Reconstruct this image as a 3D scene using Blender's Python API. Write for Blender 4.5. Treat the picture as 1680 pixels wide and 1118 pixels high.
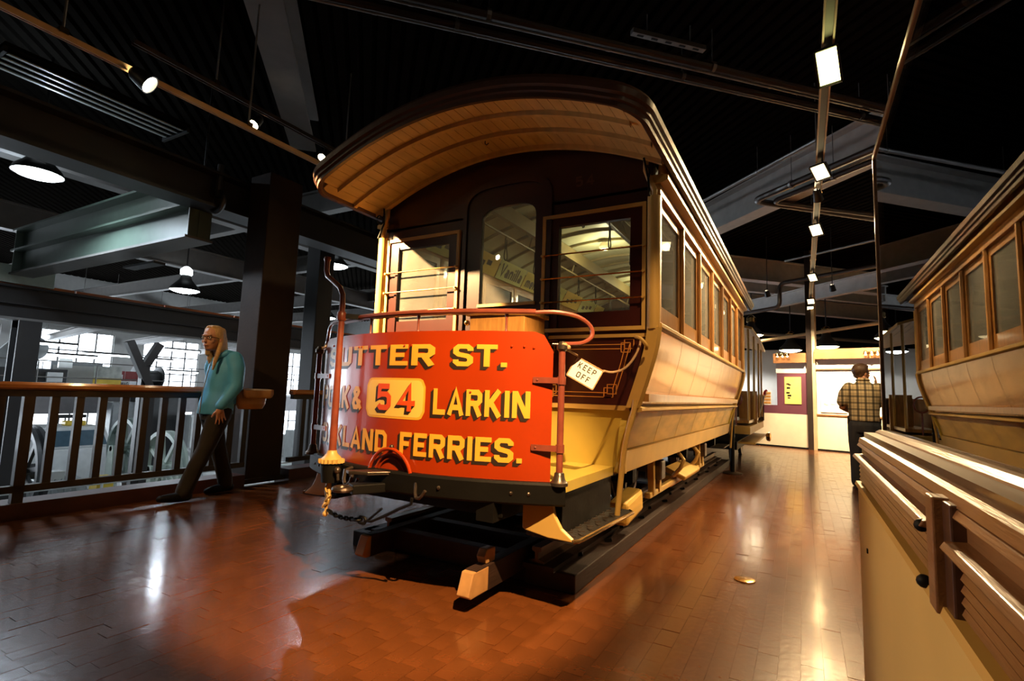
import bpy, bmesh, math, random
from mathutils import Vector, Matrix, Euler

for o in list(bpy.data.objects):
    bpy.data.objects.remove(o, do_unlink=True)
scene = bpy.context.scene
COL = scene.collection
PI = math.pi
random.seed(7)

# ------------------------------------------------------------------ camera
# world: Y runs along the cable car (away from the viewer), X to the right, Z up
FPX = 843.68
YAW, PIT, ROL = math.radians(-29.575), math.radians(5.924), math.radians(2.004)
EYE = Vector((0, 0, 1.10))
_F = Vector((math.sin(YAW)*math.cos(PIT), math.cos(YAW)*math.cos(PIT), math.sin(PIT)))
_r0 = Vector((math.cos(YAW), -math.sin(YAW), 0))
_u0 = _r0.cross(_F)
_R = _r0*math.cos(ROL) + _u0*math.sin(ROL)
_U = -_r0*math.sin(ROL) + _u0*math.cos(ROL)
cam_data = bpy.data.cameras.new('camera')
cam_data.sensor_width = 36.0
cam_data.lens = FPX/1680*36
cam_data.clip_start = 0.02
cam_data.clip_end = 200
cam = bpy.data.objects.new('camera', cam_data)
COL.objects.link(cam)
cam.matrix_world = Matrix(((_R.x, _U.x, -_F.x, EYE.x), (_R.y, _U.y, -_F.y, EYE.y),
                           (_R.z, _U.z, -_F.z, EYE.z), (0, 0, 0, 1)))
scene.camera = cam

# ------------------------------------------------------------------ world and exposure
w = bpy.data.worlds.new('world'); scene.world = w; w.use_nodes = True
bg = w.node_tree.nodes['Background']
bg.inputs[0].default_value = (0.30, 0.33, 0.40, 1)
bg.inputs[1].default_value = 0.004
vs = scene.view_settings
vs.view_transform = 'Standard'; vs.look = 'None'; vs.gamma = 1.0; vs.use_curve_mapping = False
vs.exposure = 0.25
cy = scene.cycles
cy.max_bounces = 5; cy.diffuse_bounces = 2; cy.glossy_bounces = 3; cy.transmission_bounces = 3; cy.transparent_max_bounces = 10
cy.caustics_reflective = False; cy.caustics_refractive = False; cy.use_adaptive_sampling = True; cy.adaptive_threshold = 0.05
cy.sample_clamp_indirect = 4.0

WARM = (1.0, 0.62, 0.27)
WARMW = (1.0, 0.68, 0.33)
COOL = (0.72, 0.86, 1.0)

def spot(name, loc, target, watts, color, angle=60, blend=0.4, size=0.03):
    l = bpy.data.lights.new(name, 'SPOT'); l.energy = watts; l.color = color
    l.spot_size = math.radians(angle); l.spot_blend = blend; l.shadow_soft_size = size
    o = bpy.data.objects.new(name, l); COL.objects.link(o)
    o.location = loc
    o.rotation_euler = (Vector(target)-Vector(loc)).to_track_quat('-Z', 'Y').to_euler()
    return o
def area(name, loc, target, watts, color, sx, sy):
    l = bpy.data.lights.new(name, 'AREA'); l.energy = watts; l.color = color
    l.shape = 'RECTANGLE'; l.size = sx; l.size_y = sy
    o = bpy.data.objects.new(name, l); COL.objects.link(o); o.location = loc
    o.rotation_euler = (Vector(target)-Vector(loc)).to_track_quat('-Z', 'Y').to_euler()
    return o
def point(name, loc, watts, color, size=0.05):
    l = bpy.data.lights.new(name, 'POINT'); l.energy = watts; l.color = color; l.shadow_soft_size = size
    o = bpy.data.objects.new(name, l); COL.objects.link(o); o.location = loc
    return o
# daylight coming in through the tall windows of the machine hall below
area('hall_window_daylight', (-23.2, 3.0, 0.6), (-10, 4.5, -1.5), 900, (0.80, 0.90, 1.0), 7.0, 3.0)
area('hall_end_daylight', (-14.0, 19.5, 0.6), (-12, 8, -1.5), 600, (0.80, 0.90, 1.0), 7.0, 2.4)

# ------------------------------------------------------------------ helpers
def tag(o, label=None, cat=None, group=None, kind=None):
    if label: o['label'] = label
    if cat: o['category'] = cat
    if group: o['group'] = group
    if kind: o['kind'] = kind
    return o
def thing(name, label, cat, loc=(0, 0, 0), group=None, kind=None, rz=0):
    o = bpy.data.objects.new(name, None); COL.objects.link(o)
    o.empty_display_size = 0.1
    o.location = loc; o.rotation_euler = (0, 0, rz)
    return tag(o, label, cat, group, kind)
def inst(mesh, name, parent, loc=(0, 0, 0), rot=(0, 0, 0), scale=(1, 1, 1)):
    o = bpy.data.objects.new(name, mesh); COL.objects.link(o)
    o.parent = parent; o.location = loc; o.rotation_euler = rot; o.scale = scale
    return o
def copy_tree(o, parent=None):
    c = o.copy(); COL.objects.link(c)
    if parent is not None: c.parent = parent
    for ch in list(o.children): copy_tree(ch, c)
    return c

def frame_of(d):
    d = d.normalized()
    a = Vector((0, 0, 1)) if abs(d.z) < 0.9 else Vector((0, 1, 0))
    x = a.cross(d).normalized(); y = d.cross(x)
    return x, y

def smooth_path(pts, m=5):
    P_ = [Vector(p) for p in pts]; out = []
    for i in range(len(P_)-1):
        a = P_[max(0, i-1)]; b = P_[i]; c = P_[i+1]; d = P_[min(len(P_)-1, i+2)]
        for k in range(m):
            t = k/m
            out.append(0.5*((2*b)+(c-a)*t+(2*a-5*b+4*c-d)*t*t+(3*b-a-3*c+d)*t**3))
    return out+[P_[-1]]

class MB:
    def __init__(s): s.v = []; s.f = []
    def add(s, verts, faces):
        n = len(s.v); s.v += [tuple(p) for p in verts]; s.f += [tuple(i+n for i in f) for f in faces]; return s
    def box(s, x0, x1, y0, y1, z0, z1):
        return s.add([(x0,y0,z0),(x1,y0,z0),(x1,y1,z0),(x0,y1,z0),(x0,y0,z1),(x1,y0,z1),(x1,y1,z1),(x0,y1,z1)],
              [(3,2,1,0),(4,5,6,7),(0,1,5,4),(1,2,6,5),(2,3,7,6),(3,0,4,7)])
    def cbox(s, c, d, rot=None):
        hx, hy, hz = d[0]/2, d[1]/2, d[2]/2
        M = (rot if isinstance(rot, Matrix) else Euler(rot).to_matrix()) if rot is not None else Matrix.Identity(3)
        pts = [M @ Vector(p) + Vector(c) for p in ((-hx,-hy,-hz),(hx,-hy,-hz),(hx,hy,-hz),(-hx,hy,-hz),(-hx,-hy,hz),(hx,-hy,hz),(hx,hy,hz),(-hx,hy,hz))]
        return s.add(pts, [(3,2,1,0),(4,5,6,7),(0,1,5,4),(1,2,6,5),(2,3,7,6),(3,0,4,7)])
    def bar(s, p0, p1, w, h, up=(0, 0, 1)):
        """rectangular bar from p0 to p1, w across, h along up"""
        p0 = Vector(p0); p1 = Vector(p1); d = (p1-p0).normalized(); up = Vector(up)
        x = d.cross(up)
        if x.length < 1e-4: x = d.cross(Vector((0, 1, 0)))
        x.normalize(); u = x.cross(d)
        pts = [p + x*a*w/2 + u*b*h/2 for p in (p0, p1) for a, b in ((-1,-1),(1,-1),(1,1),(-1,1))]
        return s.add(pts, [(0,1,2,3),(7,6,5,4),(0,4,5,1),(1,5,6,2),(2,6,7,3),(3,7,4,0)])
    def tube(s, path, r, n=8, cap=True, closed=False):
        path = [Vector(p) for p in path]; m = len(path)
        rs = r if isinstance(r, (list, tuple)) else [r]*m
        rings = []; px = None
        for i, p in enumerate(path):
            a = path[i-1] if (i > 0 or closed) else p
            b = path[(i+1) % m] if (i < m-1 or closed) else p
            d = (b-a)
            if d.length < 1e-9: d = Vector((0, 0, 1))
            d.normalize()
            if px is None: x, y = frame_of(d)
            else:
                x = (px - d*px.dot(d))
                if x.length < 1e-6: x, y = frame_of(d)
                x.normalize(); y = d.cross(x)
            px = x
            rings.append([p + (x*math.cos(2*PI*k/n) + y*math.sin(2*PI*k/n))*rs[i] for k in range(n)])
        v = [q for rg in rings for q in rg]; f = []
        for i in range(m if closed else m-1):
            j = (i+1) % m
            for k in range(n):
                f.append((i*n+k, i*n+(k+1) % n, j*n+(k+1) % n, j*n+k))
        if cap and not closed:
            f.append(tuple(reversed(range(n)))); f.append(tuple(range((m-1)*n, m*n)))
        return s.add(v, f)
    def cyl(s, p0, p1, r0, r1=None, n=16): return s.tube([p0, p1], [r0, r0 if r1 is None else r1], n)
    def lathe(s, prof, c, axis=(0, 0, 1), n=24, cap=True):
        """prof: list of (radius, height along axis)"""
        ax = Vector(axis).normalized(); x, y = frame_of(ax); c = Vector(c)
        m = len(prof); v = []; f = []
        for r, h in prof:
            for k in range(n):
                a = 2*PI*k/n; v.append(c + ax*h + (x*math.cos(a)+y*math.sin(a))*max(r, 1e-4))
        for i in range(m-1):
            for k in range(n):
                f.append((i*n+k, i*n+(k+1) % n, (i+1)*n+(k+1) % n, (i+1)*n+k))
        if cap: f.append(tuple(reversed(range(n)))); f.append(tuple(range((m-1)*n, m*n)))
        return s.add(v, f)
    def prism(s, poly, p0, ax, ay, az, depth):
        """poly in (u,v); placed at p0 + u*ax + v*ay, extruded depth along az"""
        p0, ax, ay, az = Vector(p0), Vector(ax), Vector(ay), Vector(az)
        m = len(poly); v = [p0+ax*u+ay*w_ for u, w_ in poly] + [p0+ax*u+ay*w_+az*depth for u, w_ in poly]
        f = [tuple(reversed(range(m))), tuple(range(m, 2*m))] + [(i, (i+1) % m, m+(i+1) % m, m+i) for i in range(m)]
        return s.add(v, f)
    def strip(s, rows, closed=False, cap=False):
        """rows of equally many points joined into a sheet"""
        n = len(rows[0]); v = [p for r in rows for p in r]; f = []
        for i in range(len(rows)-1):
            for k in range(n if closed else n-1):
                f.append((i*n+k, i*n+(k+1) % n, (i+1)*n+(k+1) % n, (i+1)*n+k))
        if cap and closed:
            f.append(tuple(reversed(range(n)))); f.append(tuple(range((len(rows)-1)*n, len(rows)*n)))
        return s.add(v, f)
    def sweep(s, path, prof, side_up=None, cap=True):
        """sweep a closed profile [(out, up)] along path; each path entry = (point, outdir, updir)"""
        rows = [[Vector(p)+Vector(o)*a+Vector(u)*b for a, b in prof] for p, o, u in path]
        return s.strip(rows, closed=True, cap=cap)
    def sphere(s, c, r, n=14, m=8, sc=(1, 1, 1)):
        c = Vector(c); rows = []
        for i in range(m+1):
            t = PI*i/m
            rows.append([c+Vector((r*sc[0]*math.sin(t)*math.cos(2*PI*k/n), r*sc[1]*math.sin(t)*math.sin(2*PI*k/n), -r*sc[2]*math.cos(t))) for k in range(n)])
        return s.strip(rows, closed=True)
    def mesh(s, name, mat, smooth=False, angle=35):
        me = bpy.data.meshes.new(name); me.from_pydata(s.v, [], s.f)
        bm = bmesh.new(); bm.from_mesh(me)
        bmesh.ops.remove_doubles(bm, verts=bm.verts, dist=1e-6)
        bmesh.ops.recalc_face_normals(bm, faces=bm.faces)
        if smooth:
            for f in bm.faces: f.smooth = True
            ca = math.radians(angle)
            for e in bm.edges:
                if len(e.link_faces) == 2 and e.calc_face_angle(0) > ca: e.smooth = False
        bm.to_mesh(me); bm.free()
        if mat: me.materials.append(mat)
        return me
    def build(s, name, mat, parent=None, smooth=False, label=None, cat=None, group=None, kind=None, bevel=0, loc=None):
        o = bpy.data.objects.new(name, s.mesh(name, mat, smooth)); COL.objects.link(o)
        if parent: o.parent = parent
        if loc: o.location = loc
        if bevel:
            b = o.modifiers.new('bevel', 'BEVEL'); b.width = bevel; b.segments = 2; b.limit_method = 'ANGLE'; b.angle_limit = math.radians(40)
        return tag(o, label, cat, group, kind)

# ------------------------------------------------------------------ materials
MATS = {}
def mat(name, col, rough=0.5, metal=0.0, coat=0.0, var=0.12, scale=6.0, bump=0.0, bscale=40.0, stretch=None, spec=0.5, coat_rough=0.05, island=0.0, emit=None, estr=0.0):
    m = bpy.data.materials.new(name); m.use_nodes = True; MATS[name] = m
    nt = m.node_tree; N = nt.nodes; Lk = nt.links; b = N['Principled BSDF']
    b.inputs['Roughness'].default_value = rough; b.inputs['Metallic'].default_value = metal
    b.inputs['Coat Weight'].default_value = coat; b.inputs['Coat Roughness'].default_value = coat_rough
    b.inputs['Specular IOR Level'].default_value = spec
    tc = N.new('ShaderNodeTexCoord'); mp = N.new('ShaderNodeMapping')
    Lk.new(tc.outputs['Object'], mp.inputs['Vector'])
    if stretch: mp.inputs['Scale'].default_value = stretch
    nz = N.new('ShaderNodeTexNoise'); nz.inputs['Scale'].default_value = scale; nz.inputs['Detail'].default_value = 2
    Lk.new(mp.outputs[0], nz.inputs['Vector'])
    mr = N.new('ShaderNodeMapRange'); mr.inputs[1].default_value = 0.25; mr.inputs[2].default_value = 0.75
    mr.inputs[3].default_value = 1-var; mr.inputs[4].default_value = 1+var
    Lk.new(nz.outputs['Fac'], mr.inputs[0])
    last = mr.outputs[0]
    if island:
        ge = N.new('ShaderNodeNewGeometry'); m2 = N.new('ShaderNodeMapRange')
        m2.inputs[3].default_value = 1-island; m2.inputs[4].default_value = 1+island
        Lk.new(ge.outputs['Random Per Island'], m2.inputs[0])
        mu = N.new('ShaderNodeMath'); mu.operation = 'MULTIPLY'
        Lk.new(last, mu.inputs[0]); Lk.new(m2.outputs[0], mu.inputs[1]); last = mu.outputs[0]
    hs = N.new('ShaderNodeHueSaturation'); hs.inputs['Color'].default_value = (*col, 1)
    Lk.new(last, hs.inputs['Value']); Lk.new(hs.outputs[0], b.inputs['Base Color'])
    if bump:
        bz = N.new('ShaderNodeTexNoise'); bz.inputs['Scale'].default_value = bscale; bz.inputs['Detail'].default_value = 1
        Lk.new(mp.outputs[0], bz.inputs['Vector'])
        bp = N.new('ShaderNodeBump'); bp.inputs['Strength'].default_value = bump; bp.inputs['Distance'].default_value = 0.01
        Lk.new(bz.outputs['Fac'], bp.inputs['Height']); Lk.new(bp.outputs[0], b.inputs['Normal'])
    if emit:
        b.inputs['Emission Color'].default_value = (*emit, 1); b.inputs['Emission Strength'].default_value = estr
    return m
def glass_mat(name, ior=1.5, tint=(0.96, 0.98, 0.95), rough=0.0, dust=0.0):
    m = bpy.data.materials.new(name); m.use_nodes = True; nt = m.node_tree; N = nt.nodes; Lk = nt.links
    N.remove(N['Principled BSDF']); out = N['Material Output']
    tr = N.new('ShaderNodeBsdfTransparent'); tr.inputs[0].default_value = (*tint, 1)
    gl = N.new('ShaderNodeBsdfGlossy'); gl.inputs['Roughness'].default_value = rough
    fr = N.new('ShaderNodeFresnel'); fr.inputs[0].default_value = ior
    mx = N.new('ShaderNodeMixShader'); Lk.new(fr.outputs[0], mx.inputs[0]); Lk.new(tr.outputs[0], mx.inputs[1]); Lk.new(gl.outputs[0], mx.inputs[2])
    last = mx.outputs[0]
    if dust:                                     # film of dust on old glass
        df = N.new('ShaderNodeBsdfDiffuse'); df.inputs[0].default_value = (0.75, 0.72, 0.64, 1)
        tl = N.new('ShaderNodeBsdfTranslucent'); tl.inputs[0].default_value = (0.75, 0.72, 0.64, 1)
        m1 = N.new('ShaderNodeMixShader'); Lk.new(df.outputs[0], m1.inputs[1]); Lk.new(tl.outputs[0], m1.inputs[2])
        nz = N.new('ShaderNodeTexNoise'); nz.inputs['Scale'].default_value = 4
        mr = N.new('ShaderNodeMapRange'); mr.inputs[3].default_value = dust*0.7; mr.inputs[4].default_value = dust*1.3; Lk.new(nz.outputs['Fac'], mr.inputs[0])
        m2 = N.new('ShaderNodeMixShader'); Lk.new(mr.outputs[0], m2.inputs[0]); Lk.new(last, m2.inputs[1]); Lk.new(m1.outputs[0], m2.inputs[2]); last = m2.outputs[0]
    Lk.new(last, out.inputs[0]); MATS[name] = m
    return m
def emat(name, col, strength):
    m = bpy.data.materials.new(name); m.use_nodes = True; nt = m.node_tree
    b = nt.nodes['Principled BSDF']; b.inputs['Base Color'].default_value = (*[min(1, c) for c in col], 1)
    nz = nt.nodes.new('ShaderNodeTexNoise'); nz.inputs['Scale'].default_value = 9
    mr = nt.nodes.new('ShaderNodeMapRange'); mr.inputs[3].default_value = strength*0.9; mr.inputs[4].default_value = strength*1.1
    nt.links.new(nz.outputs['Fac'], mr.inputs[0]); nt.links.new(mr.outputs[0], b.inputs['Emission Strength'])
    b.inputs['Emission Color'].default_value = (*col, 1); MATS[name] = m
    return m

M_floor = mat('floor_wood', (0.13, 0.039, 0.010), 0.26, var=0.22, scale=2.2, island=0.16, bump=0.10, bscale=30, coat=0.55, coat_rough=0.14)
M_joint = mat('floor_joint', (0.07, 0.022, 0.010), 0.5)
M_maroon = mat('maroon_paint', (0.042, 0.008, 0.006), 0.32, coat=0.3, coat_rough=0.2, var=0.15)
M_maroon_d = mat('dark_maroon_paint', (0.030, 0.008, 0.009), 0.38, coat=0.2, coat_rough=0.25, var=0.15)
M_roof = mat('roof_edge_brown', (0.060, 0.022, 0.010), 0.5, spec=0.3, coat=0.06, coat_rough=0.2, bump=0.3, bscale=25)
M_red = mat('vermilion_paint', (0.33, 0.030, 0.002), 0.30, coat=0.35, coat_rough=0.12, var=0.10, scale=3, bump=0.04, bscale=6)
M_cream = mat('cream_paint', (0.52, 0.32, 0.085), 0.48, coat=0.1, coat_rough=0.2, var=0.12, scale=4)
M_creamy = mat('yellow_cream_paint', (0.50, 0.36, 0.065), 0.45, coat=0.15, coat_rough=0.2, var=0.14, scale=3, bump=0.08, bscale=14)
M_lowerp = mat('worn_cream_panel', (0.74, 0.46, 0.10), 0.42, coat=0.12, coat_rough=0.2, spec=0.3, var=0.28, scale=3.5, stretch=(1, 0.6, 3), bump=0.15, bscale=8)
M_upperp = mat('bronze_varnish_panel', (0.56, 0.30, 0.09), 0.15, metal=0.8, coat=0.15, coat_rough=0.08, var=0.3, scale=2.0, bump=0.12, bscale=5)
M_oak = mat('varnished_oak', (0.36, 0.17, 0.045), 0.3, coat=0.5, coat_rough=0.1, var=0.25, scale=7, stretch=(6, 6, 1))
M_oakb = mat('varnished_board', (0.42, 0.20, 0.05), 0.45, coat=0.08, spec=0.3, coat_rough=0.2, var=0.25, scale=7, stretch=(6, 6, 1))
M_hood = mat('cream_board', (0.68, 0.46, 0.18), 0.5, var=0.12, scale=5, stretch=(4, 0.5, 1), island=0.08)
M_inner = mat('pale_ceiling_paint', (0.62, 0.62, 0.42), 0.5, var=0.08)
M_innerrib = mat('brown_ceiling_rib', (0.26, 0.20, 0.09), 0.5)
M_black = mat('black_iron', (0.005, 0.0045, 0.004), 0.55, spec=0.15, var=0.2, bump=0.1, bscale=30)
M_iron = mat('worn_iron', (0.10, 0.075, 0.06), 0.35, metal=0.8, var=0.3, scale=15, bump=0.2, bscale=50)
M_brass = mat('brass', (0.65, 0.42, 0.16), 0.22, metal=1.0, var=0.2)
M_rod = mat('redbrown_pipe', (0.20, 0.045, 0.025), 0.35, coat=0.3, var=0.2, scale=14)
M_gold = mat('gold_lettering', (0.72, 0.36, 0.035), 0.4, var=0.08)
M_goldline = mat('gold_line', (0.70, 0.30, 0.06), 0.4, var=0.08)
M_shade = mat('lettering_black', (0.022, 0.012, 0.008), 0.45)
M_plate = mat('number_yellow', (0.78, 0.50, 0.10), 0.4, var=0.06, scale=3)
M_rednum = mat('number_red', (0.62, 0.07, 0.01), 0.4)
M_tread = mat('black_tread_plate', (0.035, 0.030, 0.026), 0.4, metal=0.5, bump=0.5, bscale=60)
M_timber = mat('dark_timber', (0.026, 0.012, 0.008), 0.65, spec=0.3, var=0.3, scale=5, stretch=(4, 0.5, 4), bump=0.2, bscale=20)
M_wood = mat('raw_timber', (0.42, 0.22, 0.08), 0.6, var=0.25, scale=8, bump=0.2, bscale=30)
M_steel = mat('rail_steel', (0.16, 0.10, 0.07), 0.4, metal=0.7, var=0.25)
M_rope = mat('tan_rope', (0.40, 0.24, 0.12), 0.8, bump=0.4, bscale=120)
M_card = mat('white_card', (0.80, 0.76, 0.66), 0.6, var=0.06)
M_glass = glass_mat('window_glass', 1.45, dust=0.16)
M_caseglass = glass_mat('case_glass', 1.75, tint=(0.92, 0.93, 0.88))
M_column = mat('column_paint', (0.030, 0.017, 0.011), 0.7, spec=0.2, var=0.15, bump=0.15, bscale=30)
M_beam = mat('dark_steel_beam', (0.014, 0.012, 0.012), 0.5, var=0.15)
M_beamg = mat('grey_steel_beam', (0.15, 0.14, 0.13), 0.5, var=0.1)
M_beam_lit = mat('lit_steel_beam', (0.55, 0.53, 0.50), 0.5, var=0.1)  # grey beam colour lightened so the back roof beams look lit
M_deck = mat('dark_roof_deck', (0.009, 0.0078, 0.0066), 0.9, var=0.2, spec=0.0)
M_pipe = mat('dark_pipe', (0.055, 0.035, 0.025), 0.38, coat=0.2, var=0.2)
M_conduit = mat('grey_conduit', (0.30, 0.29, 0.28), 0.35, metal=0.6, var=0.1)
M_track = mat('tan_track', (0.42, 0.27, 0.13), 0.4, var=0.1)
M_railbrown = mat('railing_brown', (0.035, 0.024, 0.018), 0.45, var=0.15, coat=0.1)
M_handrail = mat('varnished_handrail', (0.42, 0.16, 0.045), 0.25, coat=0.7, coat_rough=0.1, var=0.15, stretch=(4, 0.4, 4))
M_kerb = mat('red_kerb', (0.075, 0.022, 0.016), 0.45, var=0.2)
M_lampblack = mat('black_lamp_housing', (0.015, 0.014, 0.013), 0.45)
# ================================================================== THE SETTING
# ---- floor of end-grain wood blocks laid in strips along Y
def proj(p):
    d = Vector(p)-EYE; z = d.dot(_F)
    if z < 0.05: return None
    return (840+FPX*d.dot(_R)/z, 559-FPX*d.dot(_U)/z, z)
floor = MB().box(-5.30, 5.0, -3.0, 16.0, -0.20, -0.004).build('floor', M_joint, kind='structure')
BW, BL, GAP = 0.0833, 0.1666, 0.0010
blocks = []
rf = random.Random(3)
nrow = int(10.2/BW)
for i in range(nrow):
    x0 = -5.28+i*BW; off = rf.random()*BL
    for j in range(int(16.4/BL)):
        y0 = -0.45+j*BL-off
        tx, ty, dz = rf.gauss(0, 0.0022), rf.gauss(0, 0.0034), rf.gauss(0, 0.0004)
        blocks.append((x0+BW/2, y0+BL/2, tx, ty, dz))
def blk(cx, cy, tx, ty, dz):
    hx, hy = (BW-GAP)/2, (BL-GAP)/2
    top = [(cx+a*hx, cy+b*hy, dz+a*hx*tx+b*hy*ty) for a, b in ((-1,-1),(1,-1),(1,1),(-1,1))]
    return top + [(p[0], p[1], -0.006) for p in top]
BF = [(0,1,2,3),(0,4,5,1),(1,5,6,2),(2,6,7,3),(3,7,4,0)]
scored = []
for b in blocks:
    q = proj((b[0], b[1], 0))
    if q and -20 < q[0] < 1420 and q[1] < 1140 and b[0] < 0.17:
        scored.append((q[2], b))
scored.sort(key=lambda t: t[0])
near = [b for _, b in scored[:300]]; nearset = set(near)
rest = MB()
for b in blocks:
    if b not in nearset: rest.add(blk(*b), BF)
me = bpy.data.meshes.new('floor_block_field'); me.from_pydata(rest.v, [], rest.f); me.materials.append(M_floor)
ro = bpy.data.objects.new('floor_block_field', me); COL.objects.link(ro); ro.parent = floor; ro['kind'] = 'stuff'
bme = bpy.data.meshes.new('floor_block'); bme.from_pydata(blk(0, 0, 0, 0, 0), [], BF); bme.materials.append(M_floor)
for cx, cy, tx, ty, dz in near:
    inst(bme, 'floor_block', floor, (cx, cy, dz), (math.atan(ty), -math.atan(tx), 0))
fd = thing('floor_outlet_cover', 'round brass outlet cover set in the floor beside the track', 'outlet cover', (-0.34, 3.63, 0))
MB().lathe([(0.062, 0), (0.062, 0.006), (0.052, 0.010)], (0, 0, 0), n=28).build('rim', M_brass, fd, smooth=True)
MB().lathe([(0.050, 0), (0.050, 0.008)], (0, 0, 0), n=28).build('lid', M_tread, fd)

# ---- kerb and railing along the edge of the machine hall
MB().box(-5.60, -5.345, -3, 3.60, -0.2, 0.115).box(-5.60, -5.345, 4.16, 16, -0.2, 0.115).build('trim_1', M_kerb, kind='structure')
def railing(name, label, y0, y1, phase):
    r = thing(name, label, 'railing', (-5.40, y0, 0))
    L_ = y1-y0
    prof = [(-0.05, 1.0), (0.05, 1.0), (0.062, 1.015), (0.062, 1.04), (0.045, 1.06), (-0.045, 1.06), (-0.062, 1.04), (-0.062, 1.015)]
    MB().prism(prof, (0, 0, 0), (1, 0, 0), (0, 0, 1), (0, 1, 0), L_).build('handrail', M_handrail, r, smooth=True, label='varnished orange-brown wooden handrail')
    MB().box(-0.03, 0.03, 0, L_, 0.945, 1.0).build('top_rail', M_railbrown, r, bevel=0.003)
    MB().box(-0.03, 0.03, 0, L_, 0.195, 0.25).build('bottom_rail', M_railbrown, r, bevel=0.003)
    bm_ = MB().box(-0.022, 0.022, -0.028, 0.028, 0.25, 0.945).mesh('baluster', M_railbrown)
    pm = MB().box(-0.03, 0.03, -0.035, 0.035, 0.115, 0.945).mesh('post', M_railbrown)
    k = 0; y = phase
    while y < L_-0.03:
        if y > 0.03:
            inst(pm if k % 10 == 5 else bm_, 'post' if k % 10 == 5 else 'baluster', r, (0, y, 0))
        y += 0.1685; k += 1
    return r
railing('railing', 'brown baluster railing with varnished handrail beside the walking woman', -2.5, 3.60, (1.715-0.1685*25+2.5) % 0.1685)
railing('railing', 'short far stretch of brown baluster railing right of the steel column', 4.16, 14.0, 0.17)

# ---- steel column at the railing
c = thing('steel_column', 'thick dark brown square steel column standing in the railing line', 'column', (-5.62, 3.885, 0))
MB().box(-0.19, 0.19, -0.225, 0.225, 0, 3.62).build('shaft', M_column, c, bevel=0.01)
MB().box(-0.23, 0.23, -0.265, 0.265, 0, 0.05).build('base_plate', M_column, c)
c2 = thing('steel_column', 'slimmer grey steel column seen beyond the left end of the dash', 'column', (-7.3, 6.0, 0))
MB().box(-0.16, 0.16, -0.16, 0.16, -2.6, 3.7).build('shaft', M_beam, c2, bevel=0.01)
MB().box(-0.2, 0.2, -0.2, 0.2, 3.6, 3.7).build('cap_plate', M_beam, c2)

# ---- ceiling: dark ribbed steel deck, ribs at 45 degrees to the railing
ZC = 5.0
uD = Vector((-0.7071, 0.7071, 0)); vD = Vector((0.7071, 0.7071, 0))
pitch = 0.152; pr = []
for k in range(92):
    for dv, dz in ((0, 0), (0.085, 0), (0.10, 0.045), (0.137, 0.045)): pr.append((k*pitch+dv, dz))
pr.append((92*pitch, 0))
# deck bays share one mesh: ribs run along local x
bay_me = MB().strip([[(u, a, b) for a, b in pr] for u in (0.0, 14.0)]).mesh('ceiling_bay', M_deck)
ceil_o = MB().box(-48, 30, -30, 60, 5.3, 5.4).build('ceiling', M_deck, kind='structure')
BAYW = 92*pitch
for i in range(4):
    for j in range(4):
        q = uD*(-22+14*i)+vD*(-24+BAYW*j)
        inst(bay_me, 'deck_bay', ceil_o, (q.x, q.y, ZC), (0, 0, math.atan2(uD.y, uD.x)), (1, -1, 1))
def ibeam(name, p0, p1, w_, h, mat_, label, cat='beam', tf=0.03, group=None, zt=True):
    """steel I-beam from p0 to p1 (bottom centre line), flange width w_, height h"""
    p0 = Vector(p0); p1 = Vector(p1); L_ = (p1-p0).length; a = math.atan2((p1-p0).y, (p1-p0).x)
    b = thing(name, label, cat, p0, group, rz=a)
    ns = max(1, int(L_)) if abs(math.sin(2*a)) > 0.05 else 1
    def slab(y0, y1, z0, z1): return MB().strip([[(L_*i/ns, y0, z0), (L_*i/ns, y1, z0), (L_*i/ns, y1, z1), (L_*i/ns, y0, z1)] for i in range(ns+1)], closed=True, cap=True)
    slab(-w_/2, w_/2, 0, tf).build('bottom_flange', mat_, b)
    slab(-w_/2, w_/2, h-tf, h).build('top_flange', mat_, b)
    slab(-0.02, 0.02, tf, h-tf).build('web', mat_, b)
    return b
d45 = lambda p, az, L_: (Vector(p), Vector(p)+Vector((math.sin(math.radians(az)), math.cos(math.radians(az)), 0))*L_)
# roof beams of the exhibition floor
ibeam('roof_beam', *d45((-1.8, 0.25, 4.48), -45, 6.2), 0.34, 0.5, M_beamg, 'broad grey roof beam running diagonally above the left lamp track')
ibeam('roof_beam', *d45((3.4, 5.4, 4.3), -45, 11), 0.30, 0.6, M_beam_lit, 'grey roof beam slanting behind the right lamp track')
ibeam('roof_beam', *d45((-3.3, 12.8, 4.35), 45, 8.5), 0.28, 0.6, M_beam_lit, 'grey roof beam, lightened as if lit, crossing beyond the rear end of the car')
ibeam('roof_beam', *d45((-3.6, 14.2, 4.35), 45, 8.5), 0.18, 0.6, M_beam_lit, 'narrow grey roof beam just behind the lightened crossing beam')
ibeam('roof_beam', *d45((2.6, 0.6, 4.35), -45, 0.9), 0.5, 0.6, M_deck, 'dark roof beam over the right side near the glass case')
ibeam('roof_beam', *d45((-1.6, 18.0, 4.1), 45, 9), 0.22, 0.5, M_beam_lit, 'far grey roof beam above the exhibit wall')
ibeam('roof_beam', *d45((3.5, 13.0, 3.95), -45, 9), 0.16, 0.4, M_beam_lit, 'far thin roof beam slanting left above the exhibit wall')
# girders over the railing line
g = ibeam('hall_girder', (-6.04, -4, 3.13), (-6.04, 14, 3.13), 0.34, 0.43, M_beam, 'dark girder running over the railing above the steel column')
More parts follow.
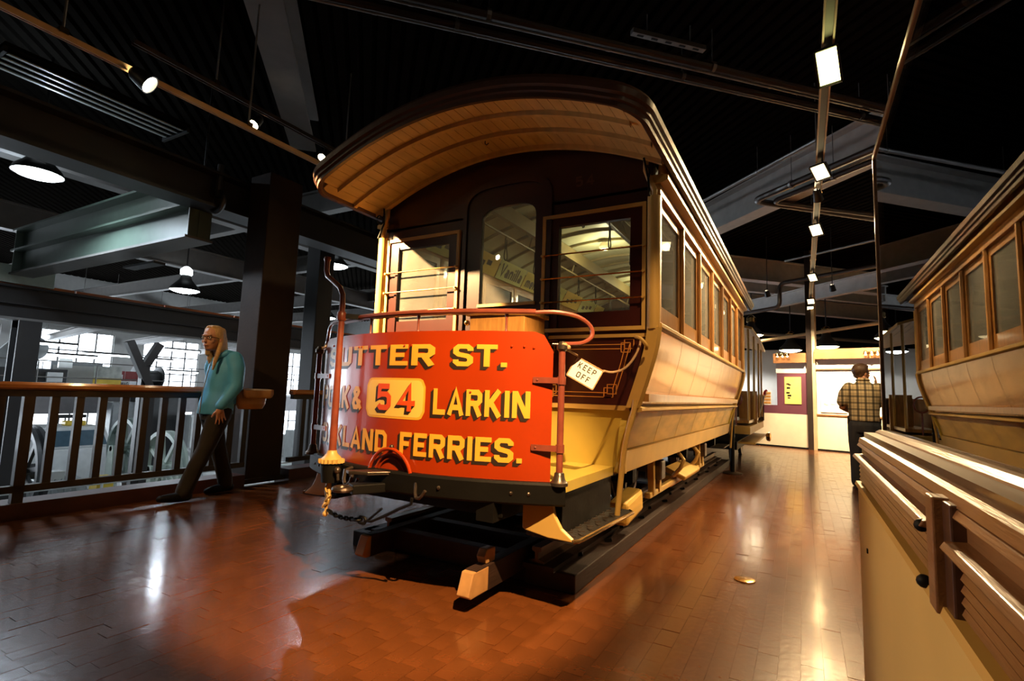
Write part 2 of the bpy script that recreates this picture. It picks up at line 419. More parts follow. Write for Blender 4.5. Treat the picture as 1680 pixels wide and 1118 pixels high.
# ribbed ceiling grille that catches the hall lamp
lv = thing('louvre_panel', 'ceiling louvre panel of pale slats lit from the machine hall', 'louvre', (-6.87, 2.43, 4.2))
MB().box(-0.30, 0.30, -0.86, 0.86, 0.05, 0.09).build('backing', M_deck, lv)
sl = MB().cbox((0, 0, 0), (0.085, 1.62, 0.012), (0, 0.25, 0)).mesh('slat', mat('pale_slat', (0.42, 0.46, 0.43), 0.4))
for k in range(4): inst(sl, 'slat', lv, (-0.18+0.125*k, 0, 0.02))
for s_ in (-1, 1): MB().box(-0.29, 0.29, s_*0.845-0.015, s_*0.845+0.015, -0.01, 0.05).build('frame', M_beam, lv)

# ---- ceiling pipes of the exhibition floor
def pipe(name, pts, r, mat_, label, cat='pipe', clamps=0, hang=True, hr=0.005, n=10):
    t = thing(name, label, cat, pts[0]); o = Vector(pts[0]); P_ = [Vector(p)-o for p in pts]
    Q = [P_[0]]
    for i in range(1, len(P_)-1):           # rounded elbows
        a, b, c_ = P_[i-1], P_[i], P_[i+1]; rr = r*3.2
        d1 = (a-b).normalized(); d2 = (c_-b).normalized()
        for s_ in range(6):
            q = s_/5; Q.append((b+d1*rr)*(1-q)**2+b*2*q*(1-q)+(b+d2*rr)*q*q)
    Q.append(P_[-1])
    Q2 = [Q[0]]
    for a, b in zip(Q, Q[1:]):
        m_ = max(1, int((b-a).length/0.7))
        for i in range(1, m_+1): Q2.append(a.lerp(b, i/m_))
    Q = Q2
    MB().tube(Q, r, n).build('run', mat_, t, smooth=True)
    d = P_[1]-P_[0]
    for k in range(clamps):
        p = P_[0]+d*((k+0.5)/clamps)
        MB().cyl(p-d.normalized()*0.02, p+d.normalized()*0.02, r*1.25, n=n).build('clamp', M_conduit, t)
        if hang: MB().cyl(p, p+Vector((0, 0, ZC-(o.z+p.z))), hr, n=6).build('hanger_rod', M_conduit, t)
    return t
def run45(p, az, L_): 
    a, b = d45(p, az, L_); return [tuple(a), tuple(b)]
pipe('sprinkler_pipe', run45((-5.4, 1.06, 4.57), 45, 9.8), 0.048, M_pipe, 'thick brown ceiling pipe crossing above the hood, the nearer of two', clamps=4)
pipe('sprinkler_pipe', run45((-5.0, 1.13, 4.57), 45, 9.6), 0.046, M_pipe, 'thick brown ceiling pipe crossing above the hood, the farther of two', clamps=4)
pipe('conduit', run45((-5.4, 1.03, 4.495), 45, 9.8), 0.012, M_conduit, 'thin shiny conduit under the nearer brown pipe', 'conduit', clamps=5, hang=False)
pipe('conduit', run45((-5.0, 1.15, 4.505), 45, 9.6), 0.012, M_conduit, 'thin shiny conduit between the two brown pipes', 'conduit', clamps=5, hang=False)
pipe('sprinkler_pipe', [(2.6, 5.9, 4.25), (-0.62, 8.62, 4.25), (2.8, 11.9, 4.25)], 0.05, M_pipe, 'dark pipe bent back on itself behind the right lamp track', clamps=3)
pipe('sprinkler_pipe', [(2.8, 6.15, 4.25), (-0.36, 8.78, 4.25), (2.9, 11.7, 4.25)], 0.04, M_pipe, 'thinner dark pipe bent inside the larger bend', clamps=2)
pipe('conduit', [(0.25, 7.6, 4.6), (-2.9, 10.6, 4.6)], 0.03, M_conduit, 'straight grey conduit slanting down to the car roof', 'conduit', clamps=2)
pipe('sprinkler_pipe', [(1.6, 12.6, 4.0), (-0.45, 13.9, 4.0), (-0.45, 13.9, 3.42), (-2.2, 15.4, 3.42)], 0.05, M_pipe, 'pipe with a vertical drop beyond the car end')
pipe('conduit', [(-2.2, 16.0, 3.15), (2.2, 20.0, 3.15)], 0.05, M_conduit, 'grey pipe crossing low behind the crossing beams', 'conduit')
pipe('conduit', [(-1.7, 17.5, 2.9), (3.4, 14.0, 3.25)], 0.045, M_track, 'tan pipe running over the exhibit wall', 'conduit')
pipe('conduit', [(-0.3, 12.9, 4.3), (3.2, 10.5, 4.3)], 0.025, M_conduit, 'thin pipe rising right behind the third flood lamp', 'conduit')
ub = thing('strut_channel', 'short pale slotted strut hanging from the roof deck above the hood', 'bracket', (-1.05, 5.15, 4.78), rz=math.radians(-45))
MB().box(-0.03, 0.03, -0.42, 0.42, 0, 0.05).build('channel', M_conduit, ub)
for k in range(5): MB().box(-0.012, 0.012, -0.36+k*0.16, -0.29+k*0.16, -0.002, 0.0).build('slot', M_black, ub)
for k in (-0.25, 0.25): MB().cyl((0, k, 0.05), (0, k, 0.25), 0.006, n=6).build('hanger_rod', M_conduit, ub)
ub.location = (-1.12, 5.0, 4.72)

# ---- lamp tracks and lamps
def track(label, x, y0, y1, z, w_, mat_, rods):
    t = thing('lamp_track', label, 'lamp track', (x, y0, z))
    MB().box(-w_/2, -w_/2+0.012, 0, y1-y0, -0.02, 0.02).box(w_/2-0.012, w_/2, 0, y1-y0, -0.02, 0.02).build('rail', mat_, t)
    MB().box(-w_/2+0.012, w_/2-0.012, 0, y1-y0, 0.0, 0.018).build('channel', M_lampblack, t)
    for y in rods:
        MB().cyl((0, y-y0, 0.02), (0, y-y0, ZC-z), 0.008, n=6).build('hanger_rod', M_conduit, t)
        MB().cbox((0, y-y0, 0.03), (w_+0.02, 0.05, 0.04)).build('clamp', M_brass, t)
    return t
track('tan lamp track over the railing, the nearer one carrying the glaring spot', -4.16, -2.0, 9.0, 3.32, 0.035, M_track, (1.25, 2.55))
track('dark lamp track above and behind the glaring spot', -4.82, 1.9, 12.0, 3.92, 0.05, M_pipe, (2.6, 4.2))
track('black lamp track with square flood lamps running to the exhibit wall', 0.20, 0.2, 15.2, 3.60, 0.075, M_track, (2.4, 6.9, 10.2))

E_spot = emat('spot_glow', (1.0, 0.80, 0.50), 60)
E_flood = emat('flood_glow', (1.0, 0.78, 0.42), 6)
E_floods = emat('small_flood_glow', (1.0, 0.78, 0.42), 2.6)
E_floody = emat('flood_glow_yellow', (1.0, 0.95, 0.32), 9)
def spot_head(loc, target, label, watts, color, hang, e=None, angle=60, blend=0.5, r=0.05, soft=0.025):
    loc = Vector(loc); d = (Vector(target)-loc).normalized()
    t = thing('spot_lamp', label, 'spotlight', loc, 'track spot lamps')
    MB().lathe([(r*0.55, -0.13), (r*0.8, -0.11), (r*0.95, -0.05), (r*1.05, 0.0), (r*1.1, 0.015), (r*0.98, 0.015), (r*0.9, -0.01)], (0, 0, 0), d, n=20, cap=False).build('housing', M_lampblack, t, smooth=True)
    MB().lathe([(0.001, -0.012), (r*0.9, -0.01)], (0, 0, 0), d, n=20, cap=False).build('lens', e or E_spot, t)
    b = -d*0.07
    MB().tube([b, b+Vector((0, 0, hang*0.5)), Vector((b.x, b.y, hang))], 0.008, 6).build('stem', M_lampblack, t)
    if watts: spot('spot_beam', loc+d*0.03, target, watts, color, angle, blend, soft)
    return t
spot_head((-4.08, 1.73, 3.24), (-2.66, 3.2, 1.80), 'glaring spot lamp on the tan track above the railing', 4800, WARM, 0.06, angle=25, blend=0.25, soft=0.02, r=0.065)
spot_head((-4.16, 0.15, 3.24), (-5.1, 2.95, 1.15), 'unseen spot lamp added at the near end of the tan track to light the railing', 170, WARM, 0.06, angle=52, blend=0.8)  # added out of view to warm the woman and handrail
spot_head((-4.16, -0.35, 3.24), (0.2, 1.25, 0.98), 'unseen spot lamp added on the tan track to brighten the glass case', 420, WARM, 0.06, angle=24, blend=0.9)  # extra lamp outside the frame, added to brighten the case base
spot_head((0.20, 6.7, 3.46), (0.75, 9.2, 1.2), 'spot lamp added on the flood lamp track to brighten the man and exhibit wall', 260, WARMW, 0.12, angle=60, blend=0.8)  # added with its lens facing away, brightens the man from behind
spot_head((-4.85, 3.03, 3.76), (-4.4, 1.0, 1.0), 'black spot lamp with small lit lens hanging from the dark track', 25, WARM, 0.16, r=0.05)
spot_head((-4.85, 3.89, 3.78), (-3.6, 0.8, 0.6), 'spot lamp glowing just past the left tip of the hood', 25, WARM, 0.14, r=0.045)
spot_head((0.20, 0.80, 3.42), (-1.66, 2.2, 0.80), 'spot lamp overhead at the near end of the flood lamp track', 1500, WARM, 0.17, angle=37, blend=0.45, soft=0.018)
spot_head((2.3, 5.2, 3.3), (-0.95, 5.2, 0.9), 'added spot lamp hung right of the aisle, nearer of two brightening the car side', 420, WARMW, 1.72, angle=60, blend=0.8)  # added lamp, lifts the dark skirt panels of the car
spot_head((2.3, 7.6, 3.3), (-0.95, 7.4, 0.9), 'added spot lamp hung right of the aisle, farther of two brightening the car side', 420, WARMW, 1.72, angle=60, blend=0.8)  # second added lamp for the skirt panels
spot_head((0.20, 1.9, 3.42), (-0.82, 3.05, 1.35), 'unseen spot lamp added on the flood lamp track to brighten the corner post of the car', 230, WARM, 0.17, angle=26, blend=0.9)  # added above the frame to brighten the front corner post
def flood(loc, target, label, watts, e, w_=0.15, h=0.19, angle=92):
    loc = Vector(loc); d = (Vector(target)-loc).normalized()
    rot = d.to_track_quat('-Z', 'Y').to_matrix()
    t = thing('flood_lamp', label, 'flood lamp', loc, 'square flood lamps on the track')
    M4 = lambda p: rot @ Vector(p)
    body = MB()
    body.add([M4(p) for p in ((-w_/2,-h/2,0),(w_/2,-h/2,0),(w_/2,h/2,0),(-w_/2,h/2,0),(-w_*0.32,-h*0.32,0.09),(w_*0.32,-h*0.32,0.09),(w_*0.32,h*0.32,0.09),(-w_*0.32,h*0.32,0.09))],
             [(4,5,6,7),(0,1,5,4),(1,2,6,5),(2,3,7,6),(3,0,4,7)])
    body.build('housing', M_lampblack, t)
    MB().add([M4(p) for p in ((-w_/2+0.008,-h/2+0.008,-0.001),(w_/2-0.008,-h/2+0.008,-0.001),(w_/2-0.008,h/2-0.008,-0.001),(-w_/2+0.008,h/2-0.008,-0.001))], [(0,1,2,3)]).build('lens', e, t)
    fr = MB()
    for a, b in (((-w_/2,-h/2,0),(w_/2,-h/2,0)),((w_/2,-h/2,0),(w_/2,h/2,0)),((w_/2,h/2,0),(-w_/2,h/2,0)),((-w_/2,h/2,0),(-w_/2,-h/2,0))):
        fr.bar(M4(a), M4(b), 0.012, 0.018)
    fr.build('bezel', M_lampblack, t)
    MB().tube([M4((0, 0, 0.06)), M4((0, 0, 0.06))+Vector((0, 0, 0.10))], 0.01, 6).build('stem', M_lampblack, t)
    if watts: spot('flood_beam', loc+d*0.02, target, watts, WARMW, angle, 0.6, 0.05)
    return t
flood((0.20, 4.0, 3.46), (-0.55, 0.6, 0.9), 'yellow-green glowing flood lamp, nearest on the right track', 30, E_floody, 0.14, 0.24)
flood((0.20, 5.92, 3.47), (-1.0, 4.0, 1.2), 'tilted square flood lamp, second from the near end of the right track', 480, E_flood, 0.15, 0.17)
flood((0.20, 7.95, 3.47), (-1.0, 5.6, 1.3), 'brightest square flood lamp, third on the right track', 620, E_flood, 0.15, 0.17)
flood((0.20, 11.0, 3.47), (-1.0, 8.6, 1.0), 'small flood lamp, fourth on the right track', 18, E_floods, 0.15, 0.17)
flood((0.20, 13.6, 3.47), (-0.4, 10.5, 0.4), 'smaller flood lamp near the far end of the right track', 15, E_floods, 0.15, 0.15)
flood((0.20, 14.6, 3.47), (0.2, 12, 0.2), 'last flood lamp at the far end of the right track', 10, E_floods, 0.15, 0.15)

# ---- exhibit wall at the back
wb = thing('wall_back', None, None, (0.1, 14.705, 0), rz=math.radians(-13.98), kind='structure')
M_wallc = mat('cream_wall', (0.74, 0.62, 0.42), 0.6, var=0.04)
M_wallw = mat('white_wall', (0.80, 0.76, 0.66), 0.6, var=0.03)
M_purple = mat('mauve_panel', (0.115, 0.030, 0.045), 0.5, var=0.06)
M_fascia = mat('brown_fascia', (0.30, 0.13, 0.045), 0.45, var=0.15, stretch=(1, 4, 4))
MB().box(-3.2, 5.0, 0.0, 0.12, 0.04, 0.84).build('lower_panel', M_wallc, wb)
MB().box(-3.2, 5.0, -0.01, 0.12, 0.0, 0.04).build('skirting', M_black, wb)
MB().box(-3.2, -0.70, 0.0, 0.12, 0.84, 1.05).build('mauve_band', M_purple, wb)
MB().box(-0.70, 0.0, 0.0, 0.12, 0.84, 1.87).build('mauve_panel', M_purple, wb)
MB().box(-0.72, 0.0, 0.0, 0.12, 1.87, 2.12).build('header_panel', M_wallw, wb)
MB().box(0.19, 5.0, 0.02, 0.12, 0.87, 1.95).build('display_panel', M_wallw, wb)
MB().box(0.19, 5.0, 0.0, 0.12, 1.97, 2.20).build('header_panel', M_wallw, wb)
MB().box(0.19, 5.0, -0.02, 0.12, 1.945, 1.972).box(0.19, 5.0, -0.02, 0.12, 0.84, 0.872).box(1.72, 1.75, -0.02, 0.12, 0.87, 1.95).build('display_frame', M_fascia, wb)
MB().box(0.0, 0.12, -0.06, 0.14, 0.0, 4.95).build('post', M_column, wb)
MB().box(0.12, 0.19, -0.05, 0.12, 0.0, 4.95).build('post', mat('tan_post', (0.50, 0.36, 0.2), 0.5), wb)
MB().box(-0.74, 0.0, -0.14, 0.14, 2.12, 2.36).box(0.19, 5.0, -0.14, 0.14, 2.20, 2.44).build('fascia_beam', M_fascia, wb)
E_wl = emat('wall_lamp_glow', (1.0, 0.72, 0.34), 30)
Mw = wb.matrix_basis.copy() if False else Matrix.Translation((0.1, 14.705, 0)) @ Matrix.Rotation(math.radians(-13.98), 4, 'Z')
def wp(u, d, z): return tuple(Mw @ Vector((u, -d, z)))
pst = thing('exhibit_poster', 'small yellow poster with dark emblems on the mauve panel', 'poster', wp(-0.33, 0.012, 1.43), rz=math.radians(-13.98))
MB().box(-0.19, 0.19, -0.005, 0.01, -0.34, 0.34).build('sheet', mat('yellow_poster', (0.75, 0.48, 0.12), 0.5, var=0.1), pst)
for k, (x_, z_, s_) in enumerate(((-0.11, 0.16, 0.035), (-0.07, 0.14, 0.03), (-0.10, 0.06, 0.04), (-0.11, -0.06, 0.04), (-0.08, -0.13, 0.045), (-0.09, -0.19, 0.03))):
    MB().box(x_-s_, x_+s_, -0.008, -0.005, z_-s_*0.5, z_+s_*0.5).build('emblem', M_black, pst)
for i, (u, wdt, lab) in enumerate(((0.55, 0.55, 'pale framed picture sheet on the display panel next to the post'), (1.12, 0.5, 'pale picture sheet on the display panel behind the man'))):
    p_ = thing('picture_sheet', lab, 'poster', wp(u, -0.008, 1.40), rz=math.radians(-13.98))
    MB().box(-wdt/2, wdt/2, -0.006, 0.0, -0.48, 0.48).build('sheet', mat('pale_sheet%d' % i, (0.80, 0.74, 0.60), 0.5, var=0.05), p_)
    rr = random.Random(i+5)
    for k in range(5):
        x_, z_ = rr.uniform(-wdt*0.3, wdt*0.3), rr.uniform(-0.42, 0.2); s_ = rr.uniform(0.04, 0.08)
        MB().cbox((x_, -0.008, z_), (s_*1.8, 0.003, s_*0.7), (0, rr.uniform(-0.5, 0.5), 0)).build('engraving', mat('grey_print%d%d' % (i, k), (0.42, 0.42, 0.42), 0.6), p_)
hb = thing('card_rack', 'rack of small cards standing on the low mauve wall', 'card rack', wp(-0.95, 0.0, 1.05))
MB().box(-0.10, 0.10, 0, 0.06, 0, 0.36).build('frame', M_wallw, hb)
for k in range(4): MB().box(-0.09, 0.09, -0.01, 0.0, 0.03+k*0.08, 0.085+k*0.08).build('card', M_oakb, hb)
for k, (u, lab) in enumerate(((-0.52, 'brass lamp cluster on the wooden fascia left of the post'), (1.35, 'brass lamp cluster on the wooden fascia above the man'))):
    t = thing('wall_lamp', lab, 'lamp', wp(u, 0.17, 2.30), 'brass lamp clusters on the fascia', rz=math.radians(-13.98))
    for j in (-0.1, 0.02, 0.13):
        MB().lathe([(0.02, 0.05), (0.035, 0.03), (0.05, -0.03), (0.045, -0.04)], (j, -0.03, 0.02), n=14).build('shade', M_brass, t, smooth=True)
        MB().sphere((j, -0.03, -0.02), 0.022).build('bulb', E_wl, t, smooth=True)
    MB().box(-0.14, 0.16, 0.0, 0.02, 0.02, 0.05).build('bar', M_brass, t)
# lights of the exhibit wall: lamps hung in front of it
for k, (u, d, wt) in enumerate(((-0.4, 1.6, 450), (0.9, 1.5, 1300), (2.2, 1.5, 1300))):
    spot_head(wp(u, d, 3.6), wp(u+0.05, 0, 1.3), ['spot lamp hung before the mauve panel', 'spot lamp hung before the white display panel', 'spot lamp hung past the man before the display panel'][k], wt, (1.0, 0.80, 0.52), 1.45, angle=75, r=0.06)
def dome(loc, label, watts, r=0.24, color=COOL, e=None, group='high bay lamps', hang=0.5):
    t = thing('high_bay_lamp', label, 'high bay lamp', loc, group)
    MB().lathe([(r*0.30, r*1.15), (r*0.42, r*0.8), (r*0.62, r*0.55), (r*0.9, r*0.25), (r, 0.0), (r*0.97, 0.0), (r*0.86, r*0.25), (r*0.58, r*0.52)], (0, 0, 0), n=26, cap=False).build('shade', M_lampblack, t, smooth=True)
    MB().lathe([(0.001, -r*0.22), (r*0.45, -r*0.17), (r*0.8, -r*0.07), (r*0.96, 0.012)], (0, 0, 0), n=26, cap=False).build('diffuser', e or E_high, t)
    MB().lathe([(r*0.30, r*1.12), (r*0.40, r*1.2), (r*0.40, r*1.55), (r*0.2, r*1.75), (0.03, r*1.8)], (0, 0, 0), n=20).build('ballast_collar', M_brass if e else E_high2, t, smooth=True)
    MB().cyl((0, 0, r*1.7), (0, 0, r*1.7+hang), 0.015, n=8).build('stem', M_beam, t)
    if watts: spot('high_bay_beam', Vector(loc)+Vector((0, 0, -r*0.3)), Vector(loc)+Vector((0, 0, -2)), watts, color, 160, 0.3, r*0.5)
    return t
E_high = emat('high_bay_glow', (0.85, 0.95, 1.0), 22)
E_high2 = emat('high_bay_collar_glow', (0.85, 0.95, 1.0), 4)
E_warmhigh = emat('warm_bay_glow', (1.0, 0.80, 0.45), 20)
dome((0.62, 17.5, 2.78), 'warm dome lamp glowing over the fascia right of the post', 120, 0.34, WARMW, E_warmhigh, 'dome lamps behind the exhibit wall', hang=1.62)
dome((-0.32, 18.5, 2.78), 'warm dome lamp glowing over the fascia left of the post', 120, 0.34, WARMW, E_warmhigh, 'dome lamps behind the exhibit wall', hang=1.62)
dome((2.05, 17.0, 2.95), 'warm dome lamp glowing over the fascia beside the glass case', 120, 0.34, WARMW, E_warmhigh, 'dome lamps behind the exhibit wall', hang=1.45)
dome((-2.3, 21.8, 3.0), 'cool dome lamp added to brighten the far white wall', 420, 0.34, (0.92, 0.95, 1.0), E_high, 'dome lamps behind the exhibit wall', hang=1.4)  # added lamp, brightens the white wall behind
# enclosing walls farther off
MB().box(-9, -0.4, 24, 24.2, 0, 3.3).build('wall_far', M_wallw, kind='structure')
MB().box(-9, 9, 24.3, 24.4, 0, 5.3).build('wall_rear', M_deck, kind='structure')
MB().box(-9, 9, 15.8, 24, -0.02, 0.0).build('floor_rear', M_joint, kind='structure')
MB().box(4.8, 5.0, -3, 16, 0, 5.2).build('wall_right', M_wallc, kind='structure')
dome((-1.32, 16.9, 3.1), 'warm dome lamp beyond the second car', 200, 0.34, (1.0, 0.86, 0.62), E_warmhigh, 'dome lamps behind the exhibit wall', hang=1.32)
# ================================================================== THE CABLE CAR
# ---- painted block lettering: strokes turned into flat mesh on a surface
GL = {
 'S': (.72, [[(.62,.70),(.62,.8),(.52,.9),(.2,.9),(.1,.8),(.1,.63),(.2,.54),(.52,.46),(.62,.37),(.62,.2),(.52,.1),(.2,.1),(.1,.2),(.1,.30)]]),
 'U': (.72, [[(.1,1),(.1,.2),(.2,.1),(.52,.1),(.62,.2),(.62,1)]]),
 'T': (.70, [[(0,.9),(.70,.9)],[(.35,.9),(.35,0)]]),
 'E': (.64, [[(.64,.9),(.1,.9),(.1,.1),(.64,.1)],[(.1,.5),(.52,.5)]]),
 'R': (.72, [[(.1,0),(.1,.9),(.52,.9),(.62,.8),(.62,.58),(.52,.48),(.1,.48)],[(.38,.48),(.63,0)]]),
 'P': (.70, [[(.1,0),(.1,.9),(.5,.9),(.6,.8),(.6,.55),(.5,.45),(.1,.45)]]),
 'O': (.74, [[(.2,.1),(.1,.2),(.1,.8),(.2,.9),(.54,.9),(.64,.8),(.64,.2),(.54,.1),(.2,.1)]]),
 'L': (.62, [[(.1,1),(.1,.1),(.62,.1)]]),
 'K': (.74, [[(.1,0),(.1,1)],[(.62,1),(.16,.42)],[(.28,.52),(.64,0)]]),
 '&': (.74, [[(.68,.02),(.24,.58),(.16,.74),(.24,.88),(.40,.88),(.48,.76),(.42,.64),(.16,.42),(.1,.26),(.2,.1),(.4,.1),(.62,.40)]]),
 'A': (.76, [[(.08,0),(.38,.93),(.68,0)],[(.22,.30),(.54,.30)]]),
 'N': (.74, [[(.1,0),(.1,1)],[(.13,.96),(.61,.04)],[(.64,0),(.64,1)]]),
 'D': (.72, [[(.1,.1),(.1,.9),(.48,.9),(.62,.76),(.62,.24),(.48,.1),(.1,.1)]]),
 'F': (.62, [[(.62,.9),(.1,.9),(.1,0)],[(.1,.5),(.5,.5)]]),
 'I': (.20, [[(.1,0),(.1,1)]]),
 '.': (.20, [[(.1,0),(.1,.2)]]),
 '5': (.72, [[(.62,.9),(.14,.9),(.12,.54),(.22,.60),(.50,.60),(.62,.49),(.62,.21),(.51,.1),(.2,.1),(.1,.2)]]),
 '4': (.78, [[(.52,0),(.52,.93),(.1,.30),(.76,.30)]]),
 'M': (.86, [[(.1,0),(.1,1)],[(.13,.96),(.43,.3),(.73,.96)],[(.76,0),(.76,1)]]),
 'G': (.74, [[(.64,.75),(.54,.9),(.2,.9),(.1,.8),(.1,.2),(.2,.1),(.54,.1),(.64,.2),(.64,.45),(.42,.45)]]),
 'V': (.74, [[(.06,1),(.37,.06),(.68,1)]]),
 'a': (.58, [[(.48,.0),(.48,.5),(.38,.58),(.14,.56)],[(.48,.34),(.2,.34),(.1,.22),(.18,.1),(.46,.14)]]),
 'n': (.60, [[(.1,0),(.1,.62)],[(.1,.48),(.24,.58),(.42,.58),(.5,.48),(.5,0)]]),
 'i': (.20, [[(.1,0),(.1,.62)],[(.1,.76),(.1,.92)]]),
 'l': (.20, [[(.1,0),(.1,1)]]),
 'm': (.86, [[(.1,0),(.1,.62)],[(.1,.48),(.2,.58),(.36,.58),(.43,.48),(.43,0)],[(.43,.48),(.53,.58),(.68,.58),(.76,.48),(.76,0)]]),
 'e': (.58, [[(.1,.32),(.5,.32),(.5,.5),(.4,.58),(.2,.58),(.1,.48),(.1,.2),(.2,.08),(.48,.1)]]),
 'u': (.60, [[(.1,.62),(.1,.16),(.18,.06),(.38,.06),(.5,.16)],[(.5,.62),(.5,0)]]),
}
def stroke_quads(pts, t):
    P_ = [Vector((a, b)) for a, b in pts]; n = len(P_); closed = (P_[0]-P_[-1]).length < 1e-6
    Ls, Rs = [], []
    for i in range(n):
        if closed: a = P_[i-1] if i > 0 else P_[n-2]; b = P_[i+1] if i < n-1 else P_[1]
        else: a = P_[i-1] if i > 0 else None; b = P_[i+1] if i < n-1 else None
        d1 = (P_[i]-a).normalized() if a is not None else None
        d2 = (b-P_[i]).normalized() if b is not None else None
        if d1 is None: d1 = d2
        if d2 is None: d2 = d1
        n1 = Vector((-d1.y, d1.x)); n2 = Vector((-d2.y, d2.x)); m_ = (n1+n2)
        if m_.length < 1e-4: m_ = n1
        m_.normalize(); k = min(1/max(m_.dot(n1), 0.35), 1.6)
        Ls.append(P_[i]+m_*t/2*k); Rs.append(P_[i]-m_*t/2*k)
    return list(zip(Ls, Rs))
def text_mesh(mb, txt, u0, v0, h, fn, t=0.2, gap=0.12, width=None, step=0.05, off=0.0, space=0.38, xs=1.0):
    """writes txt from (u0, v0) with cap height h; fn(u, v, off) gives the 3D point"""
    ws = [space if ch == ' ' else GL[ch][0]*xs for ch in txt]
    tot = sum(ws)+gap*(len(txt)-1)
    sx = (width/(tot*h)) if width else 1.0
    cx = 0; lift = 0
    for ch, w_ in zip(txt, ws):
        if ch != ' ':
            for si, st in enumerate(GL[ch][1]):
                pr_ = stroke_quads([(a*xs, b) for a, b in st], t); rows_ = []
                for i in range(len(pr_)-1):
                    seg = ((pr_[i+1][0]-pr_[i][0]).length)*h; m_ = max(1, int(seg/step))
                    for k in range(m_): rows_.append((pr_[i][0].lerp(pr_[i+1][0], k/m_), pr_[i][1].lerp(pr_[i+1][1], k/m_)))
                rows_.append(pr_[-1])
                o_ = off+si*0.0002
                mb.strip([[fn(u0+(cx+a.x)*h*sx, v0+a.y*h, o_), fn(u0+(cx+b.x)*h*sx, v0+b.y*h, o_)] for a, b in rows_])
        cx += w_+gap
    return tot*h*sx

XC, YB = -1.95, 3.20
car = thing('cable_car', 'old cable car trailer with red dash panel and cream and maroon body', 'cable car', (XC, YB, 0))
LEN = 5.24                     # body length
NB = 7; BAY = (LEN-0.06)/NB
# tumblehome: half width of the body against height
TH = [(0.60, 0.92), (0.77, 0.955), (0.90, 0.99), (1.03, 1.035), (1.15, 1.075), (1.31, 1.125), (1.43, 1.155), (1.55, 1.17), (3.0, 1.17)]
def hw(z):
    for (a, b), (c_, d) in zip(TH, TH[1:]):
        if z <= c_: return b+(d-b)*(z-a)/(c_-a)
    return 1.17
RZ = lambda x: 2.90-0.21*x*x   # underside of roof
# ---- bulkheads: frame pieces round the windows and the door
def bulkhead(y, out):
    """y: plane; out: -1 faces the viewer, +1 the rear"""
    y0, y1 = (y, y+0.05) if out < 0 else (y-0.05, y)
    body = thing_part = MB()
    def panel(x0, x1, z0, z1): body.box(x0, x1, y0, y1, z0, z1)
    panel(-1.12, -1.08, 1.53, 2.36); panel(1.08, 1.12, 1.53, 2.36)
    panel(-0.37, -0.30, 0.67, 2.36); panel(0.37, 0.43, 0.67, 2.36)
    panel(-1.12, -0.30, 2.36, 2.46); panel(0.37, 1.12, 2.36, 2.46)
    # arched upper panel
    xs = sorted([-1.14+2.28*i/24 for i in range(25)]+[-0.3001, -0.2999, 0.3699, 0.3701])
    zb_ = lambda x: 2.60 if -0.30 < x < 0.37 else 2.44
    body.strip([[(x, yy, zz) for (yy, zz) in ((y0, zb_(x)), (y1, zb_(x)), (y1, RZ(x)), (y0, RZ(x)))] for x in xs], closed=True, cap=True)
    b_ = body.build('bulkhead', M_maroon_d, car)
    # lower maroon panel with the body outline
    zs = [1.05, 1.15, 1.25, 1.35, 1.45, 1.53]
    lo = MB().strip([[(-hw(z), y0, z), (hw(z), y0, z), (hw(z), y1, z), (-hw(z), y1, z)] for z in zs], closed=True, cap=True).build('lower_panel', M_maroon, b_)
    zs = [0.66, 0.75, 0.85, 0.95, 1.02]
    MB().strip([[(-hw(z), y0+out*0.004, z), (hw(z), y0+out*0.004, z), (hw(z), y1, z), (-hw(z), y1, z)] for z in zs], closed=True, cap=True).build('kick_panel', M_creamy, b_, label='yellow cream kick panel')
    ya, yb = (y-0.03, y) if out < 0 else (y, y+0.03)
    MB().box(-1.05, 1.05, ya, yb, 1.02, 1.05).build('ledge', M_cream, b_)
    return b_
bh = bulkhead(0.0, -1)
bulkhead(LEN, 1)
# cream trim lines over the front bulkhead
MB().box(-1.13, 1.13, -0.014, 0.0, 1.485, 1.507).build('waist_moulding', M_cream, bh)
# gold and cream pinstripes on the maroon panel
yq = -0.0015
def stripe(x0, z0, x1, z1, w_=0.005):
    ps.cbox(((x0+x1)/2, yq, (z0+z1)/2), (abs(x1-x0)+w_, 0.003, abs(z1-z0)+w_))
for sgn in (1, -1):
    ps = MB()
    for o_ in (0.0, 0.028):
        xa, xb = 0.42+o_, 0.98-o_; za, zb = 1.10+o_, 1.44-o_
        stripe(sgn*xa, zb, sgn*(xb-0.02), zb); stripe(sgn*xa, za, sgn*(xb-0.10), za)
        stripe(sgn*xa, za, sgn*xa, zb)
        # curved outer side follows the body
        pts = [(sgn*(hw(z)-0.16-o_), z) for z in (za+0.02, 1.2, 1.3, zb)]
        for (a, b), (c_, d) in zip(pts, pts[1:]): ps.bar((a, yq, b), (c_, yq, d), 0.005, 0.003, up=(0, 1, 0))
    for cx_, cz_ in ((0.44, 1.42), (0.44, 1.12), (0.97, 1.42), (0.86, 1.13)):
        for s_ in (0.0, 0.022):
            for a, b, c_, d in ((-1,-1,1,-1), (1,-1,1,1), (1,1,-1,1), (-1,1,-1,-1)):
                q = 0.030; stripe(sgn*(cx_+a*q+s_), cz_+b*q+s_, sgn*(cx_+c_*q+s_), cz_+d*q+s_, 0.005)
    ps.build('pinstripe', M_goldline, bh, label='gold pinstripe with linked corner squares')
